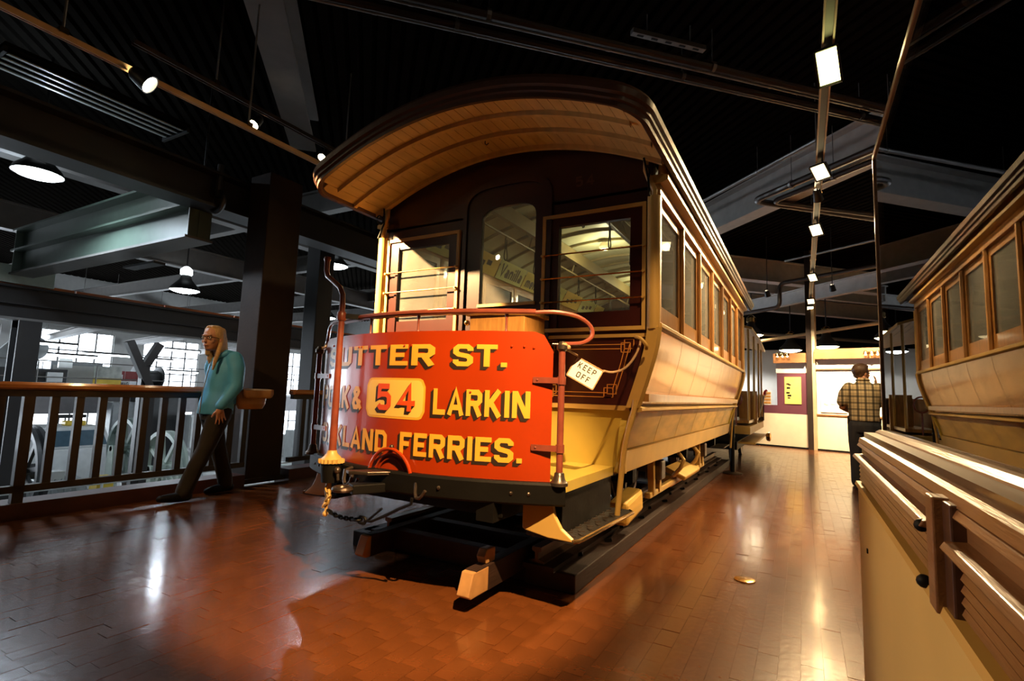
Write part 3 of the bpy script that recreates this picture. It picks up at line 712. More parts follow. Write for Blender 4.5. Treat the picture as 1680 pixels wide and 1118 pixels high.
# end windows
def end_window(x0, x1, label=None):
    w_ = MB().box(x0, x1, -0.022, 0.0, 2.335, 2.36).box(x0, x1, -0.022, 0.0, 1.53, 1.555).box(x0, x0+0.025, -0.022, 0.0, 1.555, 2.335).box(x1-0.025, x1, -0.022, 0.0, 1.555, 2.335).build('end_window', M_cream, car)
    MB().box(x0+0.025, x1-0.025, -0.008, 0.03, 2.27, 2.335).box(x0+0.025, x1-0.025, -0.008, 0.03, 1.555, 1.66).box(x0+0.025, x0+0.125, -0.008, 0.03, 1.66, 2.27).box(x1-0.105, x1-0.025, -0.008, 0.03, 1.66, 2.27).build('sash', M_maroon, w_, label='dark maroon window sash')
    MB().box(x0+0.10, x0+0.125, -0.018, -0.008, 1.56, 2.29).build('sash_bead', M_maroon, w_)
    MB().box(x0+0.125, x1-0.105, 0.008, 0.012, 1.66, 2.27).build('pane', M_glass, w_)
    for k in range(3):
        z = 1.735+k*0.165
        MB().cyl((x0+0.005, -0.04, z), (x1-0.005, -0.04, z), 0.0055, n=8).build('guard_rod', M_brass, w_, smooth=True)
    for xx in (x0+0.012, x1-0.012):
        for k in range(3): MB().cyl((xx, -0.05, 1.735+k*0.165), (xx, 0, 1.735+k*0.165), 0.009, n=8).build('rod_socket', M_cream, w_)
    return w_
end_window(0.365, 1.10); end_window(-1.10, -0.355)
# end door with arched glass
def door_arch(x0, x1, zb, zt, rise, n=14):
    cx = (x0+x1)/2; h = (x1-x0)/2; pts = [(x0, zb), (x1, zb)]
    for i in range(n+1):
        a = PI*i/n; c_ = math.cos(a); s_ = math.sin(a)
        pts.append((cx+h*(abs(c_)**0.55)*(1 if c_ >= 0 else -1), zt-rise+rise*(s_**0.8)))
    return pts
def ring_panel(mb, outer, inner, y0, y1):
    n = len(outer)
    mb.strip([[(a, y0, b), (a2, y0, b2), (a2, y1, b2), (a, y1, b)] for (a, b), (a2, b2) in zip(outer+outer[:1], inner+inner[:1])], closed=True)
dr = MB(); ring_panel(dr, door_arch(-0.30, 0.40, 0.69, 2.66, 0.16), door_arch(-0.165, 0.30, 1.755, 2.50, 0.11), -0.004, 0.035)
door_o = dr.build('end_door', M_maroon_d, car)
ar = MB(); ring_panel(ar, door_arch(-0.33, 0.43, 0.69, 2.70, 0.18), door_arch(-0.295, 0.395, 0.69, 2.655, 0.16), -0.02, 0.0)
ar.build('door_moulding', M_maroon_d, door_o)
gl_ = MB(); pl_ = door_arch(-0.165, 0.30, 1.755, 2.50, 0.11)
gl_.prism(pl_, (0, 0.012, 0), (1, 0, 0), (0, 0, 1), (0, 1, 0), 0.004); gl_.build('pane', M_glass, door_o)
MB().box(-0.17, 0.31, -0.02, 0.0, 1.735, 1.757).build('pane_sill', M_cream, door_o)
MB().sphere((-0.24, -0.035, 1.62), 0.022).cyl((-0.24, -0.03, 1.62), (-0.24, 0, 1.62), 0.01, n=8).build('door_knob', M_brass, door_o, smooth=True)
# gilded number on the upper panel
nb = MB(); text_mesh(nb, '54', 0.60, 2.545, 0.075, lambda u, v, o: Vector((u, -0.002-o, v)), gap=0.35)
nb.build('fleet_number', mat('faded_gilt', (0.09, 0.035, 0.03), 0.4), bh)
# ---- corner posts
def corner_post(sx, sy):
    y = -0.02 if sy < 0 else LEN+0.02
    zs = [1.53, 1.7, 2.0, 2.38]
    up = MB().tube([(sx*1.15, y, z) for z in zs], 0.042, 14).build('corner_post', M_cream, car, smooth=True)
    lo = MB()
    prof = [(-0.04, -0.03), (0.03, -0.035), (0.045, 0.0), (0.03, 0.035), (-0.04, 0.03)]
    pa = [((sx*(hw(z)-0.01), y, z), (sx, 0, 0), (0, 1, 0)) for z in (1.04, 1.10, 1.18, 1.26, 1.34, 1.42, 1.50, 1.54)]
    lo.sweep(pa, prof).build('curved_post', M_cream, up, smooth=True)
    # slim iron down to the roof
    MB().tube([(sx*1.15, y, 2.36), (sx*1.155, y-0.01, 2.42), (sx*1.12, y-0.02, 2.50), (sx*1.10, y-0.02, 2.56), (sx*1.10, y-0.02, 2.645)], 0.018, 10).build('roof_iron', M_cream, up, smooth=True)
    # lower skirt corner
    MB().tube([(sx*(hw(z)+0.004), y, z) for z in (0.64, 0.75, 0.88, 1.0)], 0.02, 8).build('skirt_corner', M_creamy, up, smooth=True)
for sx in (1, -1):
    for sy in (-1, 1): corner_post(sx, sy)
# ---- body sides
for sx in (1, -1):
    zs_u = [1.055, 1.12, 1.20, 1.28, 1.36, 1.44, 1.535]; zs_l = [0.775, 0.84, 0.92, 1.015]
    def side_panel(zs):
        m_ = MB(); g_ = 0.004
        m_.strip([[(sx*hw(z), g_, z), (sx*hw(z), BAY-g_, z), (sx*(hw(z)-0.015), BAY-g_, z), (sx*(hw(z)-0.015), g_, z)] for z in zs], closed=True, cap=True)
        return m_
    mu_ = side_panel(zs_u).mesh('side_panel', M_upperp, smooth=True, angle=50); ml_ = side_panel(zs_l).mesh('skirt_panel', M_lowerp, smooth=True, angle=50)
    for k in range(NB):
        inst(mu_, 'side_panel', car, (0, 0.03+k*BAY, 0)); inst(ml_, 'skirt_panel', car, (0, 0.03+k*BAY, 0))
    # inner lining
    MB().strip([[(sx*(hw(z)-0.022), 0.03, z), (sx*(hw(z)-0.022), LEN-0.03, z)] for z in (0.66, 1.0, 1.3, 1.56, 1.60)]).build('inner_lining', M_oak, car)
    a, b = (hw(1.55), hw(1.55)+0.028)
    MB().prism([(a-0.02, 1.535), (b-0.01, 1.535), (b, 1.545), (b, 1.565), (b-0.012, 1.575), (a-0.02, 1.575)], (0, 0, 0), (sx, 0, 0), (0, 0, 1), (0, 1, 0), LEN).build('belt_moulding', M_cream, car, smooth=True)
    a = hw(1.035)
    MB().prism([(a-0.03, 1.018), (a+0.035, 1.014), (a+0.05, 1.024), (a+0.05, 1.040), (a+0.03, 1.05), (a-0.03, 1.055)], (0, -0.03, 0), (sx, 0, 0), (0, 0, 1), (0, 1, 0), LEN+0.06).build('rub_rail', M_cream, car, smooth=True)
    MB().prism([(0.90, 0.625), (0.955, 0.625), (0.972, 0.765), (0.90, 0.775)], (0, 0.0, 0), (sx, 0, 0), (0, 0, 1), (0, 1, 0), LEN).build('sill_board', M_cream, car, bevel=0.004)
    MB().box(min(sx*0.962, sx*0.975), max(sx*0.962, sx*0.975), 0.0, 0.035, 0.63, 0.765).build('sill_plate', M_cream, car)
    # window posts and windows
    for k in range(NB+1):
        y = 0.03+k*BAY
        MB().prism([(1.12, -0.028), (1.165, -0.028), (1.182, -0.016), (1.182, 0.016), (1.165, 0.028), (1.12, 0.028)], (0, y, 1.575), (sx, 0, 0), (0, 1, 0), (0, 0, 1), 0.83).build('window_post', M_oakb, car, smooth=False)
    for k in range(NB):
        y0 = 0.03+k*BAY+0.03; y1 = y0+BAY-0.06
        w_ = MB().box(*sorted((sx*1.125, sx*1.155)), y0, y1, 1.578, 1.70).box(*sorted((sx*1.125, sx*1.155)), y0, y1, 2.335, 2.40).box(*sorted((sx*1.125, sx*1.155)), y0, y0+0.05, 1.70, 2.335).box(*sorted((sx*1.125, sx*1.155)), y1-0.05, y1, 1.70, 2.335).build('side_window', M_oak, car)
        MB().box(*sorted((sx*1.138, sx*1.142)), y0+0.05, y1-0.05, 1.70, 2.335).build('pane', M_glass, w_)
    # letterboard, cornice, upper boards
    MB().box(*sorted((sx*1.12, sx*1.185)), 0.0, LEN, 2.40, 2.475).build('letterboard', M_oakb, car)
    MB().prism([(1.12, 2.47), (1.20, 2.47), (1.235, 2.485), (1.235, 2.51), (1.20, 2.525), (1.12, 2.525)], (0, -0.02, 0), (sx, 0, 0), (0, 0, 1), (0, 1, 0), LEN+0.04).build('cornice', M_cream, car, smooth=True)
    nbd = 36; bw_ = LEN/nbd
    bm2 = MB().add([(sx*1.185, 0.002, 2.52), (sx*1.185, bw_-0.002, 2.52), (sx*1.20, bw_-0.002, 2.70), (sx*1.20, 0.002, 2.70), (sx*1.165, 0.002, 2.52), (sx*1.165, bw_-0.002, 2.52), (sx*1.18, bw_-0.002, 2.70), (sx*1.18, 0.002, 2.70)],
        [(0,1,2,3),(4,5,6,7),(0,1,5,4),(1,2,6,5),(2,3,7,6),(3,0,4,7)]).mesh('eave_board', M_oakb)
    for k in range(nbd): inst(bm2, 'eave_board', car, (0, k*bw_, 0))
    # painted shadow of an old inscription is too faint to read; the skirt carries only wear
# ---- roof
HWR = 1.235; OV = 0.72
def hoodfront(x):
    d = max(0.0, abs(x)-(HWR-0.15))/0.15
    return 0.15*(1-math.sqrt(max(0.0, 1-min(1, d)**2)))
xs = [-HWR+2*HWR*i/48 for i in range(49)]
rf_ = MB()
top = lambda x: RZ(x)+0.075
rows_ = []
for x in xs:
    ya, yb = -OV+hoodfront(x), LEN+OV-hoodfront(x)
    rows_.append([(x, ya, top(x)), (x, 0, top(x)), (x, LEN/2, top(x)), (x, LEN, top(x)), (x, yb, top(x)), (x, yb, RZ(x)+0.012), (x, LEN, RZ(x)+0.012), (x, LEN/2, RZ(x)+0.012), (x, 0, RZ(x)+0.012), (x, ya, RZ(x)+0.012)])
rf_.strip(rows_, closed=True, cap=True)
roof = rf_.build('roof', M_roof, car, smooth=True)
# moulded edge running round both hoods and along the eaves
def edge_path(sy):
    pth = []
    n = 60
    for i in range(n+1):
        t = -1+2*i/n
        # denser near the corners
        x = HWR*math.sin(t*PI/2)
        y = -OV+hoodfront(x)
        pth.append((x, y))
    pth = [(-HWR, LEN/2)]+[(-HWR, y) for y in (1.0, 0.2, -0.2)]+pth+[(HWR, y) for y in (-0.2, 0.2, 1.0)]+[(HWR, LEN/2)]
    out = []
    for i, (x, y) in enumerate(pth):
        a = Vector(pth[max(0, i-1)]); b = Vector(pth[min(len(pth)-1, i+1)]); d = (b-a).normalized()
        o = Vector((d.y, -d.x, 0))
        if sy > 0: out.append(((x, LEN-y, RZ(x)), (o.x, -o.y, 0), (0, 0, 1)))
        else: out.append(((x, y, RZ(x)), o, (0, 0, 1)))
    return out
prof = [(-0.01, -0.012), (0.018, -0.016), (0.022, 0.010), (0.034, 0.018), (0.036, 0.040), (0.052, 0.050), (0.056, 0.085), (0.040, 0.112), (0.010, 0.122), (-0.03, 0.11), (-0.03, 0.02)]
for sy in (-1, 1): MB().sweep(edge_path(sy), prof).build('roof_edge_moulding', M_roof, roof, smooth=True)
# hood ceiling of narrow boards, with carlines
nbo = 33; bwx = 2*(HWR-0.02)/nbo
for k in range(nbo):
    x0 = -(HWR-0.02)+k*bwx+0.0015; x1 = x0+bwx-0.003; xm = (x0+x1)/2
    for sy in (-1,):
        ya = -OV+hoodfront(max(abs(x0), abs(x1)))-0.0
        m_ = MB()
        m_.add([(x0, ya, RZ(x0)), (x1, ya, RZ(x1)), (x1, 0.0, RZ(x1)), (x0, 0.0, RZ(x0)), (x0, ya, RZ(x0)+0.012), (x1, ya, RZ(x1)+0.012), (x1, 0.0, RZ(x1)+0.012), (x0, 0.0, RZ(x0)+0.012)],
               [(0,1,2,3),(7,6,5,4),(0,4,5,1),(1,5,6,2),(2,6,7,3),(3,7,4,0)])
        m_.build('hood_board', M_hood, roof)
for y in (-0.535, -0.31, -0.06):
    w_ = HWR-0.03 if y > -0.5 else HWR-0.09
    xx = [-w_+2*w_*i/32 for i in range(33)]
    MB().strip([[(x, y-0.02, RZ(x)), (x, y+0.02, RZ(x)), (x, y+0.015, RZ(x)-0.028), (x, y-0.015, RZ(x)-0.028)] for x in xx], closed=True, cap=True).build('carline', M_hood, roof, smooth=True)
MB().tube([(0.03, -0.3, RZ(0)-0.03), (0.03, -0.3, RZ(0)-0.05), (0.045, -0.3, RZ(0)-0.062), (0.06, -0.3, RZ(0)-0.05)], 0.004, 6).build('ceiling_hook', M_iron, roof)
# small scroll bracket where hood meets the corner
for sx in (1, -1):
    pts = [(sx*1.13, -0.10-0.035*math.cos(a), 2.52+0.035*math.sin(a)) for a in [i*0.5 for i in range(13)]]
    MB().tube(pts, 0.006, 6).build('scroll_bracket', M_black, roof)
    MB().tube([(sx*1.14, -0.10, 2.36), (sx*1.12, -0.06, 2.50), (sx*1.10, -0.09, 2.62)], 0.007, 6).build('scroll_bracket', M_black, roof)
# ---- interior seen through the glass
MB().strip([[(x, 0.06, RZ(x)-0.004) , (x, LEN-0.06, RZ(x)-0.004)] for x in xs if abs(x) < 1.14]).build('ceiling_lining', M_inner, car)
for k in range(15):
    y = 0.2+k*0.345
    xx = [-1.10+2.2*i/24 for i in range(25)]
    MB().strip([[(x, y-0.014, RZ(x)-0.004), (x, y+0.014, RZ(x)-0.004), (x, y+0.010, RZ(x)-0.03), (x, y-0.010, RZ(x)-0.03)] for x in xx], closed=True, cap=True).build('ceiling_rib', M_innerrib, car)
for sx in (1, -1):
    MB().box(sx*0.42-0.025, sx*0.42+0.025, 0.06, LEN-0.06, 2.70, 2.84).build('deck_sill', M_innerrib, car)
    MB().box(*sorted((sx*0.405, sx*0.40)), 0.06, LEN-0.06, 2.735, 2.80).build('deck_fillet', M_inner, car)
    rail_ = MB().cyl((sx*0.52, 0.08, 2.62), (sx*0.52, LEN-0.08, 2.62), 0.012, n=8).build('strap_rail', M_innerrib, car)
    for k in range(5): MB().tube([(sx*0.52, 0.3+k*1.15, 2.62), (sx*0.50, 0.3+k*1.15, 2.70), (sx*0.47, 0.3+k*1.15, 2.78)], 0.008, 6).build('rail_bracket', M_innerrib, rail_)
    for k in range(8):
        y = 0.35+k*0.62
        MB().tube([(sx*0.52, y-0.004, 2.63), (sx*0.52, y-0.014, 2.58), (sx*0.52, y-0.010, 2.50), (sx*0.52, y-0.030, 2.42), (sx*0.52, y-0.022, 2.385), (sx*0.52, y, 2.375), (sx*0.52, y+0.022, 2.385), (sx*0.52, y+0.030, 2.42), (sx*0.52, y+0.010, 2.50), (sx*0.52, y+0.014, 2.58)], 0.006, 6).build('hand_strap', M_black, rail_)
    MB().box(*sorted((sx*0.62, sx*1.10)), 0.08, LEN-0.08, 1.08, 1.13).box(*sorted((sx*0.64, sx*0.67)), 0.08, LEN-0.08, 0.67, 1.08).build('bench', M_oak, car)
    # advertising cards in the cove
    cm = [mat('ad_card_%d%d' % (sx, k), c_, 0.5, var=0.05) for k, c_ in enumerate(((0.62, 0.52, 0.12), (0.50, 0.50, 0.14), (0.66, 0.46, 0.08), (0.55, 0.56, 0.22)))]
    for k in range(1, 9):
        y0 = -0.14+k*0.62; y1 = y0+0.60
        P0 = lambda u, v, o: Vector((sx*(1.105-0.10*v/0.20-0.006-o), y0+u, 2.42+v))
        cd = MB().add([P0(0, 0, 0), P0(0.60, 0, 0), P0(0.60, 0.20, 0), P0(0, 0.20, 0)], [(0, 1, 2, 3)]).build('ad_card', cm[k % 4], car)
        if sx < 0:
            tm = MB()
            if k == 3: text_mesh(tm, 'Vanilla', 0.05, 0.035, 0.135, lambda u, v, o: P0(u, v, o+0.002), width=0.50, t=0.22)
            elif k == 4: text_mesh(tm, 'menu', 0.06, 0.03, 0.12, lambda u, v, o: P0(u, v, o+0.002), width=0.36, t=0.24)
            else:
                for q in range(3): tm.add([P0(0.1+q*0.13, 0.05+0.02*q, .002), P0(0.19+q*0.13, 0.05+0.02*q, .002), P0(0.19+q*0.13, 0.10+0.02*q, .002), P0(0.1+q*0.13, 0.10+0.02*q, .002)], [(0, 1, 2, 3)])
            tm.build('card_print', M_shade, cd)
MB().box(-0.88, 0.88, 0.03, LEN-0.03, 0.60, 0.66).build('car_floor', M_timber, car)
# unseen lamps added to brighten the inside of the car
for k, y in enumerate((2.3, 4.3)):
    cl = MB().lathe([(0.02, 0.0), (0.05, -0.02), (0.06, -0.06), (0.045, -0.09), (0.001, -0.10)], (0, y, RZ(0)-0.03), n=16).build('added_ceiling_lamp', emat('added_lamp_glow%d' % k, (1.0, 0.82, 0.45), 0.4), car, smooth=True)
    p_ = point('added_lamp_bulb', (XC, YB+y, RZ(0)-0.22), 14, (1.0, 0.88, 0.52), 0.05)
# ---- front platform
BU = 0.24
yd = lambda x: -1.02+BU*(x/0.87)**2
px = [-0.93+1.83*i/30 for i in range(31)]
MB().strip([[(x, yd(x)+0.02, 0.615), (x, 0.0, 0.615), (x, 0.0, 0.668), (x, yd(x)+0.02, 0.668)] for x in px], closed=True, cap=True).build('platform', M_creamy, car)
bp = [((x, yd(x), 0.6), Vector((2*BU*x/0.87**2, -1, 0)).normalized(), (0, 0, 1)) for x in px]
bump = MB().sweep(bp, [(-0.05, -0.045), (0.035, -0.045), (0.045, -0.035), (0.045, 0.055), (0.035, 0.066), (-0.05, 0.066)]).build('bumper', M_black, car, smooth=True)
for x in (-0.8, -0.72, -0.3, 0.32, 0.68, 0.76):
    MB().sphere((x, yd(x)-0.046, 0.61), 0.011, n=8, m=5).build('bolt', M_iron, bump)
for sx in (1, -1):
    MB().box(*sorted((sx*0.78, sx*0.88)), -0.74, 0.0, 0.40, 0.612).build('platform_apron', M_black, car)
    # step
    st = MB().prism([(0.70, -0.78), (0.965, -0.80), (0.985, -0.775), (1.02, 0.02), (0.99, 0.06), (0.70, 0.06)], (0, 0, 0.385), (sx, 0, 0), (0, 1, 0), (0, 0, 1), 0.018).build('step', M_tread, car)
    MB().tube([(sx*0.965, -0.80, 0.397), (sx*0.985, -0.775, 0.397), (sx*1.02, 0.02, 0.397), (sx*0.99, 0.06, 0.397)], 0.011, 8).build('step_edging', M_brass, st, smooth=True)
    tr = MB()
    for i in range(13):
        for j in range(4):
            tr.cbox((sx*(0.75+j*0.062+(i % 2)*0.02), -0.74+i*0.062, 0.405), (0.035, 0.012, 0.006), (0, 0, 0.7 if (i+j) % 2 else -0.7))
    tr.build('tread', M_iron, st, kind='stuff')
    MB().prism([(0.685, 0.63), (0.845, 0.63), (0.85, 0.56), (0.865, 0.50), (0.90, 0.445), (0.975, 0.392), (0.83, 0.395), (0.70, 0.415), (0.685, 0.425)], (0, -0.80, 0), (sx, 0, 0), (0, 0, 1), (0, 1, 0), 0.03).build('step_bracket', M_cream, st, bevel=0.004)
    # grab pole
    MB().tube([(sx*1.05, -0.055, 1.09), (sx*1.045, -0.06, 1.03), (sx*1.02, -0.085, 0.92), (sx*1.0, -0.11, 0.78), (sx*0.985, -0.12, 0.60), (sx*0.97, -0.13, 0.40)], 0.017, 10).build('grab_pole', M_cream, car, smooth=True)
    # corner shield curve behind the pole
    MB().strip([[(sx*(0.93+0.02*q), -0.03-0.02*math.sin(q*PI), 0.66+0.30*q) for q in [i/8 for i in range(9)]], [(sx*(0.965+0.03*q), -0.015, 0.66+0.30*q) for q in [i/8 for i in range(9)]]]).build('corner_shield', M_creamy, car)
# ---- dash panel
z0d, z1d = 0.662, 1.425
def dash_pt(u, v, off=0.0):
    """u: across (car x), v: height, off: proud of the sheet"""
    nrm = Vector((2*BU*u/0.87**2, -1, 0)).normalized()
    return Vector((u, yd(u), v))+nrm*off
us = [-0.895+1.73*i/40 for i in range(41)]
def ztop(u):
    d = max(0.0, abs(u)-(0.735 if u > 0 else 0.795))/0.10
    return z1d-0.10*(1-math.sqrt(max(0, 1-min(1, d)**2)))
rows_ = []
for u in us:
    zz = [z0d+(ztop(u)-z0d)*k/8 for k in range(9)]
    rows_.append([dash_pt(u, z, 0.0) for z in zz]+[dash_pt(u, z, -0.006) for z in reversed(zz)])
dash = MB().strip(rows_, closed=True, cap=True).build('dash_panel', M_red, car, smooth=True, label='vermilion dash panel with gold block lettering')
rows_txt = [('SUTTER', -0.755, 1.236, 0.116, 0.987), ('ST.', 0.338, 1.236, 0.116, 0.282),
            ('POLK', -0.845, 0.978, 0.137, 0.42), ('&', -0.395, 0.978, 0.137, 0.10), ('LARKIN', 0.236, 0.978, 0.137, 0.50),
            ('OAKLAND', -0.815, 0.752, 0.122, 0.755), ('FERRIES.', 0.035, 0.752, 0.122, 0.67)]
for tx, u0, v0, h, wd in rows_txt:
    lt = MB(); ls = MB()
    for q in range(3): text_mesh(ls, tx, u0-0.006*(q+1), v0-0.006*(q+1), h, dash_pt, width=wd, off=0.0010+q*0.0003, t=0.21)
    text_mesh(lt, tx, u0, v0, h, dash_pt, width=wd, off=0.0030, t=0.205)
    ls.build('lettering_shade', M_shade, dash); lt.build('painted_word', M_gold, dash)
def rrect(x0, x1, z0, z1, r, n=6):
    pts = []
    for cx, cz, a0 in ((x1-r, z0+r, -PI/2), (x1-r, z1-r, 0), (x0+r, z1-r, PI/2), (x0+r, z0+r, PI)):
        for i in range(n+1):
            a = a0+PI/2*i/n; pts.append((cx+r*math.cos(a), cz+r*math.sin(a)))
    return pts
def on_dash_poly(pts, off):
    """fill a convex outline as a fan of columns so that it follows the curve"""
    xs_ = sorted(set(round(p[0], 4) for p in pts)); m_ = MB(); rows__ = []
    n = 24; lo, hi = xs_[0], xs_[-1]
    for i in range(n+1):
        x = lo+(hi-lo)*i/n; zs_ = []
        for (a, b), (c_, d) in zip(pts, pts[1:]+pts[:1]):
            if (a-x)*(c_-x) <= 0 and abs(a-c_) > 1e-9: zs_.append(b+(d-b)*(x-a)/(c_-a))
        if not zs_: zs_ = [b for a, b in pts if abs(a-x) < 1e-3]
        rows__.append([dash_pt(x, min(zs_), off), dash_pt(x, max(zs_), off)])
    return m_.strip(rows__)
on_dash_poly(rrect(-0.252, 0.185, 0.942, 1.166, 0.045), 0.0012).build('number_border', M_gold, dash)
on_dash_poly(rrect(-0.240, 0.173, 0.954, 1.154, 0.038), 0.0020).build('number_plate', M_plate, dash, label='pale yellow rounded number field')
n1 = MB(); n2 = MB(); n3 = MB()
for q in range(3): text_mesh(n1, '54', -0.158-0.006*(q+1), 0.985-0.006*(q+1), 0.148, dash_pt, width=0.285, off=0.0026+q*0.0002, gap=0.3, t=0.2)
text_mesh(n2, '54', -0.158, 0.985, 0.148, dash_pt, width=0.285, off=0.0046, gap=0.3, t=0.2)
n1.build('number_shade', M_shade, dash); n2.build('dash_number', M_rednum, dash)
# rivets near the top edge
for x, z in ((-0.60, 1.345), (-0.36, 1.345), (-0.33, 1.345), (0.03, 1.345), (0.08, 1.345), (0.64, 1.345), (0.70, 1.345), (0.745, 1.34), (-0.71, 1.37), (0.44, 1.10)):
    MB().sphere(dash_pt(x, z, 0.001), 0.007, n=8, m=5).build('rivet', M_red, dash)
# arched guard mouldings at the foot of the dash
cxa, cza = -0.01, 0.615
for k, (r_, t_) in enumerate(((0.150, 0.010), (0.124, 0.006), (0.102, 0.004))):
    pts = [dash_pt(cxa+r_*math.cos(a), cza+r_*1.10*math.sin(a), 0.008+(0.02 if k == 0 else 0)) for a in [PI*i/24 for i in range(25)]]
    MB().tube(pts, t_, 8).build('arch_moulding', M_red, dash, smooth=True)
MB().sphere(dash_pt(-0.005, 0.79, 0.02), 0.014).build('arch_bolt', M_iron, dash)
# ---- posts, hinge straps, platform handrail
for sx in (1, -1):
    po = MB().cyl(((0.885 if sx > 0 else -0.915), -0.80, 0.66), ((0.885 if sx > 0 else -0.915), -0.80, 1.34), 0.017, n=12).build('dash_post', M_rod, car, smooth=True)
    MB().lathe([(0.045, 0.0), (0.045, 0.015), (0.030, 0.03), (0.024, 0.06), (0.019, 0.065)], ((0.885 if sx > 0 else -0.915), -0.80, 0.655), n=16).build('post_socket', M_iron, po, smooth=True)
    MB().lathe([(0.019, 0), (0.028, 0.01), (0.028, 0.03), (0.020, 0.04), (0.014, 0.05)], ((0.885 if sx > 0 else -0.915), -0.80, 1.325), n=14).build('post_cap', M_iron, po, smooth=True)
    for z in (1.175, 0.835):
        MB().bar(dash_pt(sx*0.745, z, 0.006), ((0.885 if sx > 0 else -0.915), -0.80-0.012, z), 0.03, 0.006, up=(0, -1, 0)).build('hinge_strap', M_rod, po)
        MB().cyl(((0.885 if sx > 0 else -0.915), -0.80, z-0.02), ((0.885 if sx > 0 else -0.915), -0.80, z+0.02), 0.022, n=12).build('strap_collar', M_rod, po)
        for q in (0.765, 0.80): MB().sphere(dash_pt(sx*q, z, 0.011), 0.007, n=8, m=5).build('rivet', M_rod, po)
hr_z = 1.528
xsr = [-0.74+1.48*i/24 for i in range(25)]
hrail = MB().sweep([((x, yd(x)+0.02, hr_z), Vector((2*BU*x/0.87**2, -1, 0)).normalized(), (0, 0, 1)) for x in xsr], [(-0.028, -0.012), (0.022, -0.012), (0.028, -0.004), (0.028, 0.008), (0.015, 0.016), (-0.02, 0.016)]).build('platform_handrail', M_rod, car, smooth=True)
for sx in (1, -1):
    x0, y0 = sx*0.74, yd(0.74)+0.02
    pts = [(x0, y0, hr_z), (x0+sx*0.10, y0+0.05, hr_z+0.004), (x0+sx*0.19, y0+0.11, hr_z-0.015), (x0+sx*0.245, y0+0.15, hr_z-0.06), (x0+sx*0.255, y0+0.15, hr_z-0.115), (x0+sx*0.22, y0+0.10, hr_z-0.155), ((0.885 if sx > 0 else -0.915), -0.80, 1.362)]
    sm = smooth_path(pts)
    MB().tube(sm, 0.012, 8).build('rail_loop', M_rod, hrail, smooth=True)
    MB().tube([((0.885 if sx > 0 else -0.915), -0.80, 1.36), (sx*0.90, -0.76, 1.372), (sx*0.86, -0.70, 1.372), (sx*0.80, -0.74, 1.37)], 0.004, 6).build('post_hook', M_iron, hrail)
for x in (-0.62, -0.28, 0.10, 0.60):
    MB().lathe([(0.013, 0), (0.006, 0.02), (0.006, 0.08), (0.011, 0.10)], (x, yd(x)+0.02, 1.415), n=10).build('rail_pin', M_rod, hrail, smooth=True)
# ---- brake staff
bx_, by_ = -0.455, -1.045
bs = MB().tube([(bx_, by_, 0.68), (bx_, by_, 1.20), (bx_, by_, 1.60), (bx_-0.004, by_, 1.66), (bx_-0.03, by_, 1.705), (bx_-0.085, by_, 1.745), (bx_-0.145, by_, 1.785), (bx_-0.160, by_, 1.82), (bx_-0.160, by_, 1.885)], [0.024, 0.021, 0.017, 0.016, 0.016, 0.016, 0.016, 0.016, 0.017], 12).build('brake_staff', M_rod, car, smooth=True)
MB().lathe([(0.016, 0), (0.022, 0.012), (0.018, 0.028), (0.001, 0.034)], (bx_-0.160, by_, 1.88), n=14).build('staff_knob', M_rod, bs, smooth=True)
MB().lathe([(0.022, 0), (0.028, 0.01), (0.028, 0.045), (0.022, 0.055)], (bx_, by_, 1.50), n=14).build('staff_collar', M_rod, bs, smooth=True)
MB().bar((bx_, by_, 1.53), (bx_+0.12, yd(bx_)+0.05, 1.53), 0.03, 0.03).build('staff_bracket', M_black, bs)
gw = MB(); gp = []
for i in range(60):
    a = 2*PI*i/60; r_ = 0.066 if (i % 3) else 0.074
    gp.append((r_*math.cos(a), r_*math.sin(a)))
gw.prism(gp, (bx_, by_, 0.665), (1, 0, 0), (0, 1, 0), (0, 0, 1), 0.022).build('ratchet_wheel', M_cream, bs)
MB().lathe([(0.06, 0), (0.05, 0.012), (0.032, 0.03), (0.026, 0.05)], (bx_, by_, 0.686), n=18).build('staff_foot', M_cream, bs, smooth=True)
MB().lathe([(0.05, -0.10), (0.06, -0.02), (0.06, 0.0)], (bx_, by_, 0.655), n=16).build('staff_bearing', M_black, bs, smooth=True)
MB().sphere((bx_+0.075, by_-0.02, 0.63), 0.02).cyl((bx_+0.075, by_-0.02, 0.63), (bx_+0.085, by_-0.02, 0.575), 0.009, n=8).build('pawl', M_iron, bs, smooth=True)
# ---- drawbar, hooks, chain
MB().bar((-0.02, -0.98, 0.575), (-0.13, -1.20, 0.575), 0.09, 0.05).build('drawbar', M_black, car, bevel=0.006)
eye_ = [(-0.145+0.045*math.cos(a), -1.235+0.045*math.sin(a), 0.578) for a in [2*PI*i/20 for i in range(20)]]
MB().tube(eye_, 0.014, 8, closed=True).build('drawbar_eye', M_iron, car, smooth=True)
MB().prism([(-0.20, -1.17), (-0.16, -1.19), (-0.06, -1.15), (0.03, -1.04), (-0.04, -1.0), (-0.17, -1.13)], (0, 0, 0.645), (1, 0, 0), (0, 1, 0), (0, 0, 1), 0.018).build('coupler_plate', M_iron, car, bevel=0.004)
def uhook(x, y, z, s, lean, name='safety_hook'):
    pts = [(x, y+0.05, z+0.06*s), (x, y, z+0.05*s), (x+0.005, y-0.01, z), (x+0.02*s, y-0.015, z-0.028*s), (x+0.045*s, y-0.018, z-0.030*s), (x+0.068*s, y-0.018, z-0.012*s), (x+0.08*s+lean, y-0.018, z+0.02*s)]
    return MB().tube(pts, 0.011*s, 8).build(name, M_brass if False else M_iron, car, smooth=True)
uhook(0.185, -1.05, 0.575, 0.85, 0.01)
